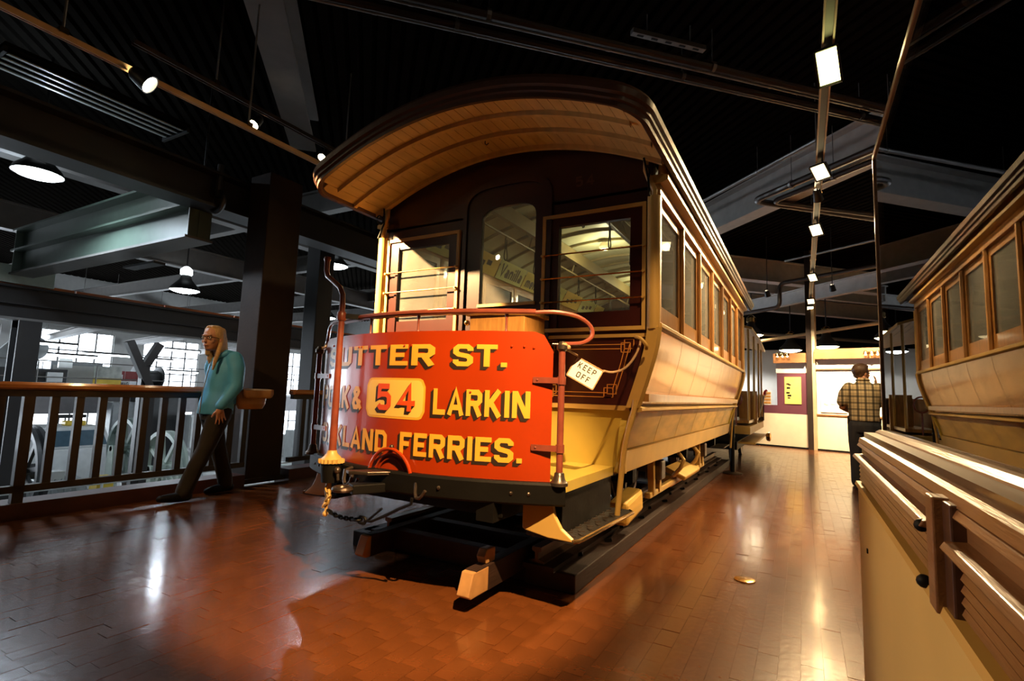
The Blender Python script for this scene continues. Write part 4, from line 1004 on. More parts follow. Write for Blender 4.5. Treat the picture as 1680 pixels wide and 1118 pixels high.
uhook(-0.28, -1.10, 0.60, 0.9, 0.0); uhook(-0.22, -1.10, 0.60, 0.7, 0.0)
tk = MB().tube([(bx_-0.01, by_, 0.57), (bx_-0.012, by_, 0.50), (bx_-0.008, by_, 0.45), (bx_-0.02, by_, 0.41)], [0.016, 0.018, 0.015, 0.008], 8).build('chain_hanger', M_cream, car, smooth=True)
MB().sphere((bx_-0.01, by_-0.01, 0.375), 0.017).cyl((bx_-0.01, by_-0.01, 0.375), (bx_-0.012, by_, 0.44), 0.008, n=8).build('hanger_weight', M_cream, tk, smooth=True)
def link_mesh(L_, w_, r_, m_):
    pts = []
    for i in range(16):
        a = 2*PI*i/16; pts.append(((L_/2-w_/2)*(1 if math.cos(a) > 0 else -1)*(1 if abs(math.cos(a)) > 1e-6 else 0)+w_/2*math.cos(a), w_/2*math.sin(a), 0))
    return MB().tube(pts, r_, 6, closed=True).mesh('chain_link', m_, smooth=True)
def chain(name, pts, L_, w_, r_, m_, parent):
    lm = link_mesh(L_, w_, r_, m_); acc = 0; k = 0
    P_ = [Vector(p) for p in pts]; total = sum((b-a).length for a, b in zip(P_, P_[1:])); s_ = L_*0.4
    root = None
    while s_ < total:
        d = s_; 
        for a, b in zip(P_, P_[1:]):
            l_ = (b-a).length
            if d <= l_:
                p = a.lerp(b, d/l_); dr_ = (b-a).normalized(); break
            d -= l_
        q = dr_.to_track_quat('X', 'Z').to_euler()
        o = inst(lm, 'chain_link', parent, p, q)
        if k % 2: o.rotation_euler = (dr_.to_track_quat('X', 'Z') @ Euler((PI/2, 0, 0)).to_quaternion()).to_euler()
        s_ += L_*0.72; k += 1
chain('c', [(bx_+0.01, by_-0.01, 0.40), (bx_+0.06, by_-0.02, 0.385), (bx_+0.14, by_-0.02, 0.375), (bx_+0.23, by_-0.02, 0.38)], 0.030, 0.019, 0.0045, M_black, car)
chain('c2', [(bx_+0.23, by_-0.02, 0.38), (bx_+0.30, by_-0.02, 0.385)], 0.055, 0.034, 0.008, M_black, car)
chain('c3', [(bx_-0.005, by_-0.015, 0.53), (bx_+0.02, by_-0.02, 0.47), (bx_-0.02, by_-0.02, 0.41)], 0.036, 0.022, 0.005, M_cream, car)
MB().tube([(bx_+0.31, by_-0.02, 0.385), (bx_+0.36, by_-0.02, 0.388), (bx_+0.45, by_-0.02, 0.43), (bx_+0.55, by_-0.02, 0.48), (0.185, -1.08, 0.52), (0.19, -1.08, 0.55)], 0.008, 8).build('chain_rod', M_black, car, smooth=True)
MB().tube([(bx_+0.33, by_-0.02, 0.386), (bx_+0.345, by_-0.02, 0.40), (bx_+0.43, by_-0.02, 0.465)], 0.007, 8).build('chain_rod', M_black, car, smooth=True)
# ---- wooden locker on the platform
lk = MB().box(0.10, 0.50, -0.50, -0.22, 0.67, 1.585).build('locker', M_oakb, car, bevel=0.006)
MB().box(0.08, 0.52, -0.52, -0.20, 1.585, 1.61).build('lid', M_oakb, lk, bevel=0.005)
MB().box(-0.02, 0.02, -0.30, -0.26, 0.67, 1.60).build('platform_lever', M_iron, car, bevel=0.004)
# ---- underframe and running gear
for sx in (1, -1):
    MB().box(*sorted((sx*0.50, sx*0.60)), -0.95, LEN+0.9, 0.46, 0.60).build('frame_beam', M_black, car)
for y in (-0.9, -0.2, 0.6, 2.6, 4.6): MB().box(-0.85 if y > 0 else -0.62, 0.85 if y > 0 else 0.62, y, y+0.10, 0.48, 0.60).build('cross_bearer', M_black, car)
RTOP = 0.215
def wheel(y, sx):
    r_ = 0.30; c_ = (sx*0.56, y, RTOP+r_)
    wo = MB().lathe([(r_-0.05, -0.05), (r_+0.02, -0.05), (r_+0.02, -0.025), (r_, -0.02), (r_-0.008, 0.045), (r_-0.05, 0.045), (r_-0.05, -0.05)], c_, (sx, 0, 0), n=32, cap=False).build('wheel', M_iron, car, smooth=True)
    for k in range(8):
        a = 2*PI*k/8
        MB().bar((c_[0], c_[1]+0.05*math.cos(a), c_[2]+0.05*math.sin(a)), (c_[0], c_[1]+(r_-0.04)*math.cos(a), c_[2]+(r_-0.04)*math.sin(a)), 0.045, 0.03, up=(1, 0, 0)).build('spoke', M_iron, wo)
    MB().lathe([(0.07, -0.05), (0.07, 0.06), (0.04, 0.09)], c_, (sx, 0, 0), n=16).build('hub', M_iron, wo, smooth=True)
for y in (1.35, 3.55):
    MB().cyl((-0.8, y, RTOP+0.30), (0.8, y, RTOP+0.30), 0.045, n=12).build('axle', M_iron, car)
    for sx in (1, -1):
        wheel(y, sx)
        pd = MB()
        for q in (-0.13, 0.13):
            pd.prism([(q-0.03, 0.62), (q+0.03, 0.62), (q*0.75+0.025, 0.30), (q*0.75-0.025, 0.30)], (sx*0.80, y, 0), (0, 1, 0), (0, 0, 1), (sx, 0, 0), 0.05)
        pd.build('pedestal', M_cream, car)
        MB().cbox((sx*0.83, y, 0.50), (0.14, 0.14, 0.16)).build('journal_box', M_iron, car, bevel=0.012)
        MB().tube([(sx*0.83, y-0.32, 0.60), (sx*0.83, y-0.22, 0.625), (sx*0.83, y, 0.60), (sx*0.83, y+0.22, 0.625), (sx*0.83, y+0.32, 0.60)], 0.022, 8).build('leaf_spring', M_iron, car, smooth=True)
for sx in (1, -1):
    MB().box(*sorted((sx*0.79, sx*0.84)), 1.15, 3.80, 0.28, 0.325).build('truck_bar', M_cream, car, bevel=0.006)
    MB().cbox((sx*0.80, 0.62, 0.31), (0.14, 0.42, 0.17), (0.12, 0, 0)).build('brake_shoe', M_lowerp, car, bevel=0.03)
    MB().cbox((sx*0.84, 2.45, 0.38), (0.22, 0.80, 0.05), (0.0, sx*0.35, 0)).build('life_tray', M_cream, car, bevel=0.015)
    MB().cbox((sx*0.76, 2.45, 0.30), (0.10, 0.75, 0.12)).build('brake_beam', M_lowerp, car, bevel=0.02)
    MB().tube([(sx*0.83, 2.05, 0.36), (sx*0.90, 2.03, 0.44), (sx*0.93, 2.05, 0.52), (sx*0.86, 2.08, 0.60)], 0.02, 8).build('brake_hanger', M_cream, car, smooth=True)
    MB().tube([(sx*0.83, 2.85, 0.36), (sx*0.90, 2.85, 0.44), (sx*0.93, 2.87, 0.52), (sx*0.86, 2.87, 0.60)], 0.02, 8).build('brake_hanger', M_cream, car, smooth=True)
    MB().cyl((sx*0.7, 0.42, 0.35), (sx*0.7, 0.42, 0.62), 0.045, n=12).build('post_jack', M_iron, car)
    MB().box(*sorted((sx*0.70, sx*0.88)), LEN-0.02, LEN+0.80, 0.385, 0.40).build('rear_step', M_tread, car)
    MB().tube([(sx*1.045, LEN+0.055, 1.05), (sx*1.0, LEN+0.10, 0.80), (sx*0.97, LEN+0.12, 0.40)], 0.017, 8).build('grab_pole', M_cream, car, smooth=True)
MB().box(-0.86, 0.86, LEN, LEN+0.92, 0.60, 0.665).build('rear_platform', M_cream, car)
MB().box(-0.86, 0.86, LEN+0.90, LEN+0.95, 0.55, 0.68).build('rear_bumper', M_black, car)
# ================================================================== TRACK UNDER THE CAR
tk_ = thing('display_track', 'short length of rail on dark timbers under the cable car', 'rail track', (XC, 2.80, 0))
TL = 6.9
for sx in (1, -1):
    tb = MB().box(*sorted((sx*0.50, sx*0.82)), 0.0, TL, 0.0, 0.10).build('timber', M_timber, tk_, bevel=0.006)
    MB().box(*sorted((sx*0.50, sx*0.70)), -0.03, TL, 0.10, 0.125).build('sole_plate', M_timber, tb)
    rl = MB().prism([(-0.05, 0), (0.05, 0), (0.05, 0.010), (0.010, 0.022), (0.010, 0.060), (0.030, 0.068), (0.030, 0.090), (-0.030, 0.090), (-0.030, 0.068), (-0.010, 0.060), (-0.010, 0.022), (-0.05, 0.010)], (sx*0.575, 0.0, 0.125), (1, 0, 0), (0, 0, 1), (0, 1, 0), TL).build('rail', M_steel, tk_)
    sm_ = MB().cbox((0, 0, 0.012), (0.05, 0.022, 0.022), (0, -0.25*sx, 0.2)).mesh('spike', M_black)
    for k in range(15): inst(sm_, 'spike', tk_, (sx*(0.70+0.05*(k % 2)), 0.35+k*0.42, 0.10))
for y in (0.02, 1.2, 2.4, 3.6, 4.8, 6.0):
    MB().box(-0.50, 0.50, y, y+0.16, 0.0, 0.066).build('cross_tie', M_timber, tk_, bevel=0.005)
MB().box(-0.84, -0.70, -0.06, 0.14, 0.0, 0.10).build('tie_end', M_timber, tk_, bevel=0.005)
fr_ = thing('timber_skid', 'wooden skid frame with cut ends poking out under the front platform', 'timber frame', (XC, 2.25, 0))
for sx in (1, -1):
    a = 0.455 if sx > 0 else 0.43
    MB().prism([(0.03, 0.07), (0.0, 0.09), (0.04, 0.20), (1.6, 0.20), (1.6, 0.07)], (sx*a-0.035, 0.0 if sx > 0 else 0.17, 0), (0, 1, 0), (0, 0, 1), (1, 0, 0), 0.07).build('runner', M_timber, fr_, bevel=0.004)
    MB().prism([(0.0, 0.072), (-0.028, 0.09), (0.014, 0.196), (0.16, 0.196) if sx > 0 else (0.04, 0.198), (0.16, 0.072) if sx > 0 else (0.04, 0.072)], (sx*a-0.036, 0.0 if sx > 0 else 0.17, 0), (0, 1, 0), (0, 0, 1), (1, 0, 0), 0.072).build('cut_end', M_wood, fr_, bevel=0.005, label='freshly cut pale timber end')
MB().prism([(0.16, 0.20), (0.14, 0.24), (0.17, 0.275), (0.25, 0.27), (0.25, 0.20)], (0.42, 0, 0), (0, 1, 0), (0, 0, 1), (1, 0, 0), 0.055).build('wedge', M_wood, fr_, bevel=0.006)
MB().box(-0.42, 0.42, 0.42, 0.50, 0.07, 0.19).build('cross_board', M_timber, fr_, bevel=0.004)
MB().box(-0.42, 0.42, 0.78, 0.86, 0.07, 0.19).build('cross_board', M_timber, fr_, bevel=0.004)

# ================================================================== SIGN ON THE ROPE
SY = -0.66
sg = thing('keep_off_sign', 'small tilted white card reading KEEP OFF hung on the rope', 'sign', (XC+0.955, YB+SY, 1.222))
rot = Euler((math.radians(-6), math.radians(28), math.radians(6))).to_matrix()
SW, SH = 0.160, 0.112
def sp(u, v, o=0.0): return rot @ Vector((u, -0.004-o, v))
MB().add([rot @ Vector(p) for p in ((-SW/2,-0.004,-SH/2),(SW/2,-0.004,-SH/2),(SW/2,-0.004,SH/2),(-SW/2,-0.004,SH/2),(-SW/2,0.0,-SH/2),(SW/2,0.0,-SH/2),(SW/2,0.0,SH/2),(-SW/2,0.0,SH/2))],
   [(0,1,2,3),(7,6,5,4),(0,4,5,1),(1,5,6,2),(2,6,7,3),(3,7,4,0)]).build('card', M_card, sg)
ft = MB(); text_mesh(ft, 'KEEP', -0.052, 0.008, 0.032, sp, width=0.106, t=0.17, off=0.0006, gap=0.3); text_mesh(ft, 'OFF', -0.036, -0.040, 0.032, sp, width=0.078, t=0.17, off=0.0006, gap=0.3)
ft.build('card_lettering', M_shade, sg)
bd = MB()
for a, b in (((-SW/2, -SH/2), (SW/2, -SH/2)), ((SW/2, -SH/2), (SW/2, SH/2)), ((SW/2, SH/2), (-SW/2, SH/2)), ((-SW/2, SH/2), (-SW/2, -SH/2))):
    bd.bar(sp(*a), sp(*b), 0.004, 0.006)
bd.build('card_edge', M_rope, sg)
rp = thing('barrier_rope', 'tan rope tied from the dash post to the car corner', 'rope', (XC, YB, 0))
tlp = Vector((0.955, SY, 1.222))+sp(-SW/2, SH/2); trp = Vector((0.955, SY, 1.222))+sp(SW/2, SH/2)
MB().tube([(0.885, -0.80, 1.345), (0.895, -0.76, 1.335), tuple(tlp+Vector((0.0, 0, 0.005)))], 0.006, 7).build('rope_end', M_rope, rp, smooth=True)
MB().tube(smooth_path([tuple(trp), (1.05, -0.50, 1.235), (1.07, -0.35, 1.265), (1.08, -0.2, 1.335), (1.08, -0.08, 1.42), (1.08, -0.05, 1.47)]), 0.007, 7).build('rope_run', M_rope, rp, smooth=True)
MB().sphere((0.89, -0.80, 1.355), 0.02, sc=(1.2, 1.2, 0.8)).sphere((0.91, -0.785, 1.345), 0.014).build('rope_knot', M_rope, rp, smooth=True)
hk = MB().tube(smooth_path([(1.06, -0.03, 1.475), (1.06, -0.09, 1.475), (1.10, -0.12, 1.46), (1.13, -0.11, 1.42), (1.125, -0.09, 1.40)]), 0.011, 8).build('rope_hook', M_cream, rp, smooth=True)

# ================================================================== STANCHION
st_ = thing('barrier_stanchion', 'black post stanchion on a flat foot at the rear of the car', 'stanchion', (-0.97, 8.72, 0))
MB().lathe([(0.145, 0.0), (0.145, 0.012), (0.11, 0.022), (0.03, 0.03)], (0, 0, 0), n=24).build('foot', M_iron, st_, smooth=True)
MB().cyl((0, 0, 0.02), (0, 0, 1.12), 0.033, n=12).build('pole', M_black, st_, smooth=True)
MB().lathe([(0.04, 0), (0.045, 0.02), (0.04, 0.10), (0.02, 0.11)], (0, 0, 1.10), n=14).build('head', M_black, st_, smooth=True)

# ================================================================== SECOND CAR BEHIND
c2_ = thing('open_cable_car', 'second open cable car with slim posts and curved roof behind the first', 'cable car', (-1.75, 9.75, 0))
Z2 = lambda x: 2.52-0.16*x*x
xs2_ = [-1.0+2.0*i/20 for i in range(21)]
def roof2(y0, y1):
    return [[(x, y0, Z2(x)), (x, y1*0.6+y0*0.4, Z2(x)+0.01), (x, y1, Z2(x)-0.10), (x, y1, Z2(x)-0.06), (x, y1*0.6+y0*0.4, Z2(x)+0.05), (x, y0, Z2(x)+0.04)] for x in xs2_]
MB().strip(roof2(0.0, 3.5), closed=True, cap=True).build('roof', M_cream, c2_, smooth=True)
for k in range(14): 
    x = -0.95+k*0.146
    MB().box(x-0.002, x+0.002, 0.02, 3.4, Z2(x)-0.006, Z2(x)-0.002).build('ceiling_bead', M_innerrib, c2_)
for sx in (1, -1):
    for y in (0.15, 1.3, 2.5, 3.3):
        MB().cyl((sx*0.92, y, 0.78), (sx*0.92, y, Z2(0.92)), 0.022, n=10).build('roof_post', M_cream, c2_, smooth=True)
    MB().box(*sorted((sx*0.45, sx*0.90)), 0.4, 2.6, 0.72, 0.77).build('bench_seat', M_oak, c2_)
    MB().box(*sorted((sx*0.42, sx*0.47)), 0.4, 2.6, 0.77, 1.25).build('bench_back', M_oak, c2_)
    MB().box(*sorted((sx*0.70, sx*1.02)), 0.1, 3.3, 0.38, 0.41).build('running_board', M_cream, c2_)
    for y in (0.9, 2.4):
        MB().lathe([(0.24, -0.03), (0.28, -0.03), (0.27, 0.03), (0.24, 0.03)], (sx*0.56, y, 0.27), (sx, 0, 0), n=24).build('wheel', M_iron, c2_)
MB().box(-0.95, 0.95, 0.0, 3.4, 0.55, 0.68).build('platform', M_cream, c2_)
MB().box(-0.95, 0.95, 3.35, 3.40, 0.68, 1.28).build('end_panel', M_oak, c2_, label='brown wooden end panel')
for k in range(12): MB().box(-0.94+k*0.16, -0.79+k*0.16, 3.335, 3.352, 0.70, 1.25).build('panel_board', M_maroon, c2_)
MB().box(0.62, 0.95, 1.6, 1.66, 0.68, 1.32).build('seat_end', M_oak, c2_)
MB().tube([(0.86, 3.1, 0.75), (0.95, 3.15, 1.05), (1.0, 3.2, 1.30)], 0.015, 8).build('brake_lever', M_card, c2_, smooth=True)
MB().tube([(0.99, 3.19, 1.27), (1.01, 3.21, 1.36), (1.04, 3.22, 1.38)], 0.028, 8).build('lever_grip', mat('red_grip', (0.6, 0.03, 0.03), 0.4), c2_, smooth=True)
tor = [(0.70+0.10*math.cos(a), 0.3, 1.15+0.12*math.sin(a)) for a in [2*PI*i/20 for i in range(20)]]
MB().tube(tor, 0.014, 7, closed=True).build('brake_wheel', M_rod, c2_, smooth=True)
MB().cyl((0.70, 0.3, 0.68), (0.70, 0.3, 1.05), 0.014, n=8).build('wheel_staff', M_rod, c2_)
MB().box(-0.75, 0.75, -0.1, 3.5, 0.28, 0.42).build('underframe', M_black, c2_)
MB().lathe([(0.06, 0), (0.09, 0.02), (0.10, 0.08), (0.06, 0.10)], (1.02, 3.0, 0.36), (1, 0, 0), n=16).build('gong', M_brass, c2_)

# ================================================================== GLASS CASE ON THE RIGHT
YC = 2.44
cs = thing('display_case', 'tall glass display case on a panelled wooden base at the right', 'display case', (0.0, YC, 0))
M_casew = mat('case_wood', (0.17, 0.075, 0.028), 0.38, coat=0.25, coat_rough=0.2, var=0.25, scale=6, stretch=(8, 0.6, 8), bump=0.1, bscale=30)
M_cased = mat('case_wood_dark', (0.055, 0.022, 0.012), 0.4, coat=0.4, var=0.25, scale=6, stretch=(8, 0.6, 8))
M_casec = mat('case_cream_panel', (0.62, 0.43, 0.14), 0.45, var=0.1, scale=2)
YN = -4.2                                  # near end, local y
xb, xg = 0.172, 0.270
MB().box(xb+0.006, 1.9, YN, -0.006, 0.02, 0.80).build('base_panel', M_casec, cs, label='cream lower panel of the case')
MB().box(xb+0.002, 1.9, YN, 0.0, 0.0, 0.05).build('plinth', M_casec, cs)
MB().prism([(xb-0.004, 0.800), (xb+0.02, 0.800), (xb+0.02, 0.812), (xb, 0.812)], (0, YN, 0), (1, 0, 0), (0, 0, 1), (0, 1, 0), -YN).build('panel_edge', M_cream, cs)
MB().box(xb+0.03, 1.9, YN, -0.012, 0.80, 1.0).build('carcass', M_cased, cs)
# two drawer-like louvred fronts with a post between
post_y = -1.41
def front(y0, y1):
    f_ = MB().box(xb+0.022, xb+0.034, y0, y1, 0.815, 0.955).build('front_panel', M_casew, cs)
    MB().prism([(xb-0.010, 0.905), (xb+0.03, 0.900), (xb+0.03, 0.918), (xb-0.004, 0.915)], (0, y0, 0), (1, 0, 0), (0, 0, 1), (0, 1, 0), y1-y0).build('ledge', M_casew, f_, bevel=0.002)
    MB().prism([(xb+0.006, 0.948), (xb+0.03, 0.944), (xb+0.03, 0.962), (xb+0.012, 0.960)], (0, y0, 0), (1, 0, 0), (0, 0, 1), (0, 1, 0), y1-y0).build('ledge', M_casew, f_, bevel=0.002)
    for k in range(5):
        z = 0.822+k*0.0155
        MB().prism([(xb+0.010, z), (xb+0.03, z-0.002), (xb+0.03, z+0.009), (xb+0.014, z+0.009)], (0, y0+0.01, 0), (1, 0, 0), (0, 0, 1), (0, 1, 0), y1-y0-0.02).build('louvre', M_casew, f_)
front(post_y+0.07, -0.004); front(-3.4, post_y-0.075)
MB().box(xb+0.004, xb+0.045, post_y-0.075, post_y-0.028, 0.80, 0.965).build('front_post', M_cased, cs, bevel=0.003)
MB().box(xb-0.008, xb+0.045, post_y-0.028, post_y+0.02, 0.80, 0.968).build('front_post', M_casew, cs, bevel=0.003)
MB().box(xb+0.004, xb+0.045, post_y+0.02, post_y+0.065, 0.805, 0.962).build('front_post', M_casew, cs, bevel=0.003)
for z in (0.905, 0.815): MB().sphere((xb-0.004, post_y+0.085, z), 0.011, n=10, m=6).build('knob', M_black, cs, smooth=True)
MB().prism([(xb+0.012, 0.962), (xb+0.05, 0.962), (xb+0.05, 0.985), (xb+0.016, 0.978)], (0, YN, 0), (1, 0, 0), (0, 0, 1), (0, 1, 0), -YN).build('cornice', M_casew, cs)
MB().box(xb+0.045, 1.9, YN, -0.008, 0.978, 0.992).build('top_board', M_casew, cs, bevel=0.003)
MB().prism([(xg-0.035, 0.99), (xg+0.03, 0.99), (xg+0.03, 1.012), (xg-0.018, 1.012), (xg-0.030, 1.004)], (0, YN, 0), (1, 0, 0), (0, 0, 1), (0, 1, 0), -YN).build('glass_sill', M_casew, cs)
MB().cbox((xb-0.001+0.006, -0.30, 0.62), (0.006, 0.014, 0.014)).build('screw', M_black, cs)
ZG = 2.10
MB().box(xg-0.002, xg+0.004, YN, -0.012, 1.012, ZG-0.01).build('side_pane', M_caseglass, cs)
MB().box(xg+0.01, 1.8, -0.010, -0.004, 1.012, ZG-0.01).build('end_pane', M_caseglass, cs)
MB().box(xg, 1.8, YN, -0.01, ZG-0.008, ZG-0.003).build('top_pane', M_caseglass, cs)
MB().box(xg-0.008, xg+0.014, -0.022, 0.0, 1.0, ZG).build('corner_stile', M_casew, cs, bevel=0.003)
MB().box(xg-0.008, xg+0.014, YN, -0.0, ZG-0.014, ZG+0.008).build('top_rail', M_casew, cs, bevel=0.003)
MB().box(xg, 1.8, -0.02, 0.0, ZG-0.014, ZG+0.008).build('top_rail', M_casew, cs, bevel=0.003)
MB().tube([(xg+0.02, -0.006, ZG-0.10), (xg+0.036, -0.006, ZG-0.11), (xg+0.036, -0.006, ZG-0.125), (xg+0.022, -0.006, ZG-0.14)], 0.003, 6).build('latch', M_conduit, cs)
# ================================================================== PEOPLE
def rcone(mb, p0, p1, r0, r1, n=14, sq=(1, 1)):
    """round-ended tapering limb"""
    p0, p1 = Vector(p0), Vector(p1); d = (p1-p0); L_ = max(d.length, 1e-5); d.normalize(); path = []; rs = []
    for i in range(5):
        a = PI/2*i/4; path.append(p0-d*r0*math.cos(a)); rs.append(max(r0*math.sin(a), 0.0006))
    for i in range(5):
        a = PI/2*i/4; path.append(p1+d*r1*math.sin(a)); rs.append(max(r1*math.cos(a), 0.0006))
    mb.tube(path, rs, n)
def limb(mb, pts):
    for a, b in zip(pts, pts[1:]): rcone(mb, a[:3], b[:3], a[3], b[3])
def loftz(mb, rings, n=24):
    """rings: (cx, cy, cz, rx, ry[, power])"""
    rows_ = []
    def ring(cx, cy, cz, rx, ry): return [(cx+rx*math.cos(2*PI*k/n), cy+ry*math.sin(2*PI*k/n), cz) for k in range(n)]
    a = rings[0]; rows_.append(ring(a[0], a[1], a[2]-0.004, a[3]*0.5, a[4]*0.5))
    for r_ in rings: rows_.append(ring(*r_[:5]))
    a = rings[-1]; rows_.append(ring(a[0], a[1], a[2]+0.004, a[3]*0.5, a[4]*0.5))
    mb.strip(rows_, closed=True, cap=True)
def organic(name, mb, mat_, parent, voxel=0.008, smooth=4, label=None):
    me = bpy.data.meshes.new(name); me.from_pydata(mb.v, [], mb.f)
    bm = bmesh.new(); bm.from_mesh(me); bmesh.ops.remove_doubles(bm, verts=bm.verts, dist=1e-5); bmesh.ops.recalc_face_normals(bm, faces=bm.faces); bm.to_mesh(me); bm.free()
    o = bpy.data.objects.new(name, me); COL.objects.link(o)
    r_ = o.modifiers.new('remesh', 'REMESH'); r_.mode = 'VOXEL'; r_.voxel_size = voxel
    if smooth:
        s_ = o.modifiers.new('smooth', 'SMOOTH'); s_.factor = 0.5; s_.iterations = smooth
    dg = bpy.context.evaluated_depsgraph_get(); dg.update()
    ne = bpy.data.meshes.new_from_object(o.evaluated_get(dg))
    ne.name = name; o.modifiers.clear(); o.data = ne
    ne.materials.clear(); ne.materials.append(mat_)
    for p in ne.polygons: p.use_smooth = True
    o.parent = parent
    if label: o['label'] = label
    return o
M_skin = mat('skin', (0.50, 0.24, 0.14), 0.5, var=0.06)
M_hairb = mat('blonde_hair', (0.50, 0.30, 0.11), 0.5, var=0.3, scale=30, stretch=(6, 6, 0.6), bump=0.5, bscale=90)
M_hairbr = mat('brown_hair', (0.07, 0.035, 0.018), 0.5, var=0.3, scale=40, bump=0.5, bscale=90)
M_jacket = mat('turquoise_jacket', (0.07, 0.35, 0.66), 0.6, var=0.18, scale=5, bump=1.0, bscale=7)
M_jacketb = mat('blue_jacket_panel', (0.03, 0.22, 0.55), 0.6, var=0.12, scale=5, bump=0.4, bscale=9)
M_trouser = mat('charcoal_trousers', (0.030, 0.024, 0.019), 0.85, spec=0.2, var=0.25, bump=1.0, bscale=7)
M_shoe = mat('black_shoe', (0.006, 0.005, 0.005), 0.6, spec=0.2, var=0.2)
M_bag = mat('tan_leather', (0.55, 0.26, 0.08), 0.45, var=0.12, bump=0.2, bscale=20)
M_jeans = mat('dark_jeans', (0.018, 0.021, 0.032), 0.75, var=0.2, bump=0.4, bscale=10)

def hand(mb, wrist, dirn, palm_n, thumb_side, spread=0.25, curl=0.25, s=1.0):
    """open hand: palm box plus five fingers; dirn finger direction, palm_n palm normal, thumb_side +-1"""
    W = Vector(wrist); d = Vector(dirn).normalized(); n = Vector(palm_n).normalized(); n = (n-d*n.dot(d)).normalized(); sd = d.cross(n)*thumb_side
    limb(mb, [(*W, 0.025*s), (*(W+d*0.03*s), 0.028*s)])
    for k, off in enumerate((0.030, 0.010, -0.010, -0.030)):
        base = W+d*0.075*s+sd*off*s
        rcone(mb, W+d*0.02*s+sd*off*0.7*s, base, 0.016*s, 0.0125*s)
        L_ = (0.072, 0.080, 0.074, 0.058)[k]*s
        fd = (d+sd*off*spread*22).normalized()
        m1 = base+fd*L_*0.45+n*L_*curl*0.25; m2 = m1+(fd*0.9+n*curl).normalized()*L_*0.32; m3 = m2+(fd*0.7+n*curl*1.7).normalized()*L_*0.25
        limb(mb, [(*base, 0.0105*s), (*m1, 0.0095*s), (*m2, 0.0085*s), (*m3, 0.0072*s)])
    tb = W+d*0.025*s+sd*0.022*s; t1 = tb+(d*0.5+sd*0.9+n*0.2).normalized()*0.038*s; t2 = t1+(d*0.85+sd*0.55+n*0.2).normalized()*0.033*s
    limb(mb, [(*tb, 0.015*s), (*t1, 0.012*s), (*t2, 0.0095*s)])
def head(mb, c, fwd, s=1.0, tilt=0.0):
    """skull, jaw, nose, ears; c = head centre (half height), fwd = facing direction"""
    C = Vector(c); f = Vector(fwd).normalized(); up = (Vector((0, 0, 1))+f*tilt).normalized(); f = (f-up*f.dot(up)).normalized(); r_ = f.cross(up)
    def E_(p, rad):
        q = C+f*p[0]*s+r_*p[1]*s+up*p[2]*s; rows_ = []
        for i in range(11):
            t = PI*i/10
            rows_.append([q+f*rad[0]*s*math.sin(t)*math.cos(2*PI*k/18)+r_*rad[1]*s*math.sin(t)*math.sin(2*PI*k/18)-up*rad[2]*s*math.cos(t) for k in range(18)])
        mb.strip(rows_, closed=True)
    E_((-0.012, 0, 0.025), (0.096, 0.075, 0.092))      # cranium
    E_((0.022, 0, -0.035), (0.068, 0.060, 0.080))      # face
    E_((0.040, 0, -0.088), (0.040, 0.040, 0.028))      # chin
    E_((0.092, 0, -0.022), (0.016, 0.011, 0.024)); E_((0.100, 0, -0.036), (0.014, 0.014, 0.011))   # nose
    E_((0.080, 0, 0.020), (0.016, 0.050, 0.012))       # brow
    E_((0.080, 0, -0.066), (0.013, 0.024, 0.007)); E_((0.078, 0, -0.078), (0.012, 0.020, 0.007))   # lips
    for k in (1, -1):
        E_((0.055, k*0.040, -0.03), (0.025, 0.020, 0.025))   # cheeks
        E_((-0.008, k*0.076, -0.012), (0.018, 0.010, 0.032)) # ears
    return C, f, r_, up
def eyes(C, f, r_, up, parent, s=1.0, m_=None):
    for k in (1, -1):
        q = C+f*0.079*s+r_*k*0.032*s+up*0.0*s
        MB().sphere(q, 0.0125*s, n=12, m=8).build('eye', mat('eye_white%d%s' % (k, parent.name), (0.7, 0.66, 0.6), 0.3), parent, smooth=True)
        MB().sphere(q+f*0.0085*s, 0.0065*s, n=10, m=6).build('iris', M_black, parent, smooth=True)
        MB().bar(q+f*0.008+up*0.020*s-r_*0.016*s, q+f*0.008+up*0.022*s+r_*0.016*s, 0.006, 0.005).build('eyebrow', M_hairbr, parent)
    MB().bar(C+f*0.092*s-up*0.0715*s-r_*0.020*s, C+f*0.092*s-up*0.0715*s+r_*0.020*s, 0.004, 0.004).build('mouth', mat('lips%s' % parent.name, (0.28, 0.07, 0.05), 0.5), parent)

# ---- woman walking along the railing (forward = -Y), origin at floor under her hips
wx, wy = -5.10, 3.06
wom = thing('person', 'woman in turquoise jacket and dark trousers walking along the railing', 'person', (wx, wy, 0))
hC = (0.0, -0.095, 1.545)                                   # head centre
hf = Vector((0.42, -1.0, -0.10))                           # looks along the railing, a little towards us
body = MB()
Hd = head(body, hC, hf, 1.10, 0.0)
limb(body, [(0, -0.055, 1.50, 0.055), (0, 0.00, 1.40, 0.060), (0, 0.04, 1.36, 0.075)])
loftz(body, [(0, 0.0, 0.80, 0.14, 0.10), (0, -0.0, 0.92, 0.155, 0.115), (0, 0.01, 1.05, 0.125, 0.09), (0, 0.03, 1.2, 0.145, 0.105), (0, 0.035, 1.32, 0.15, 0.09), (0, 0.03, 1.40, 0.09, 0.06)])
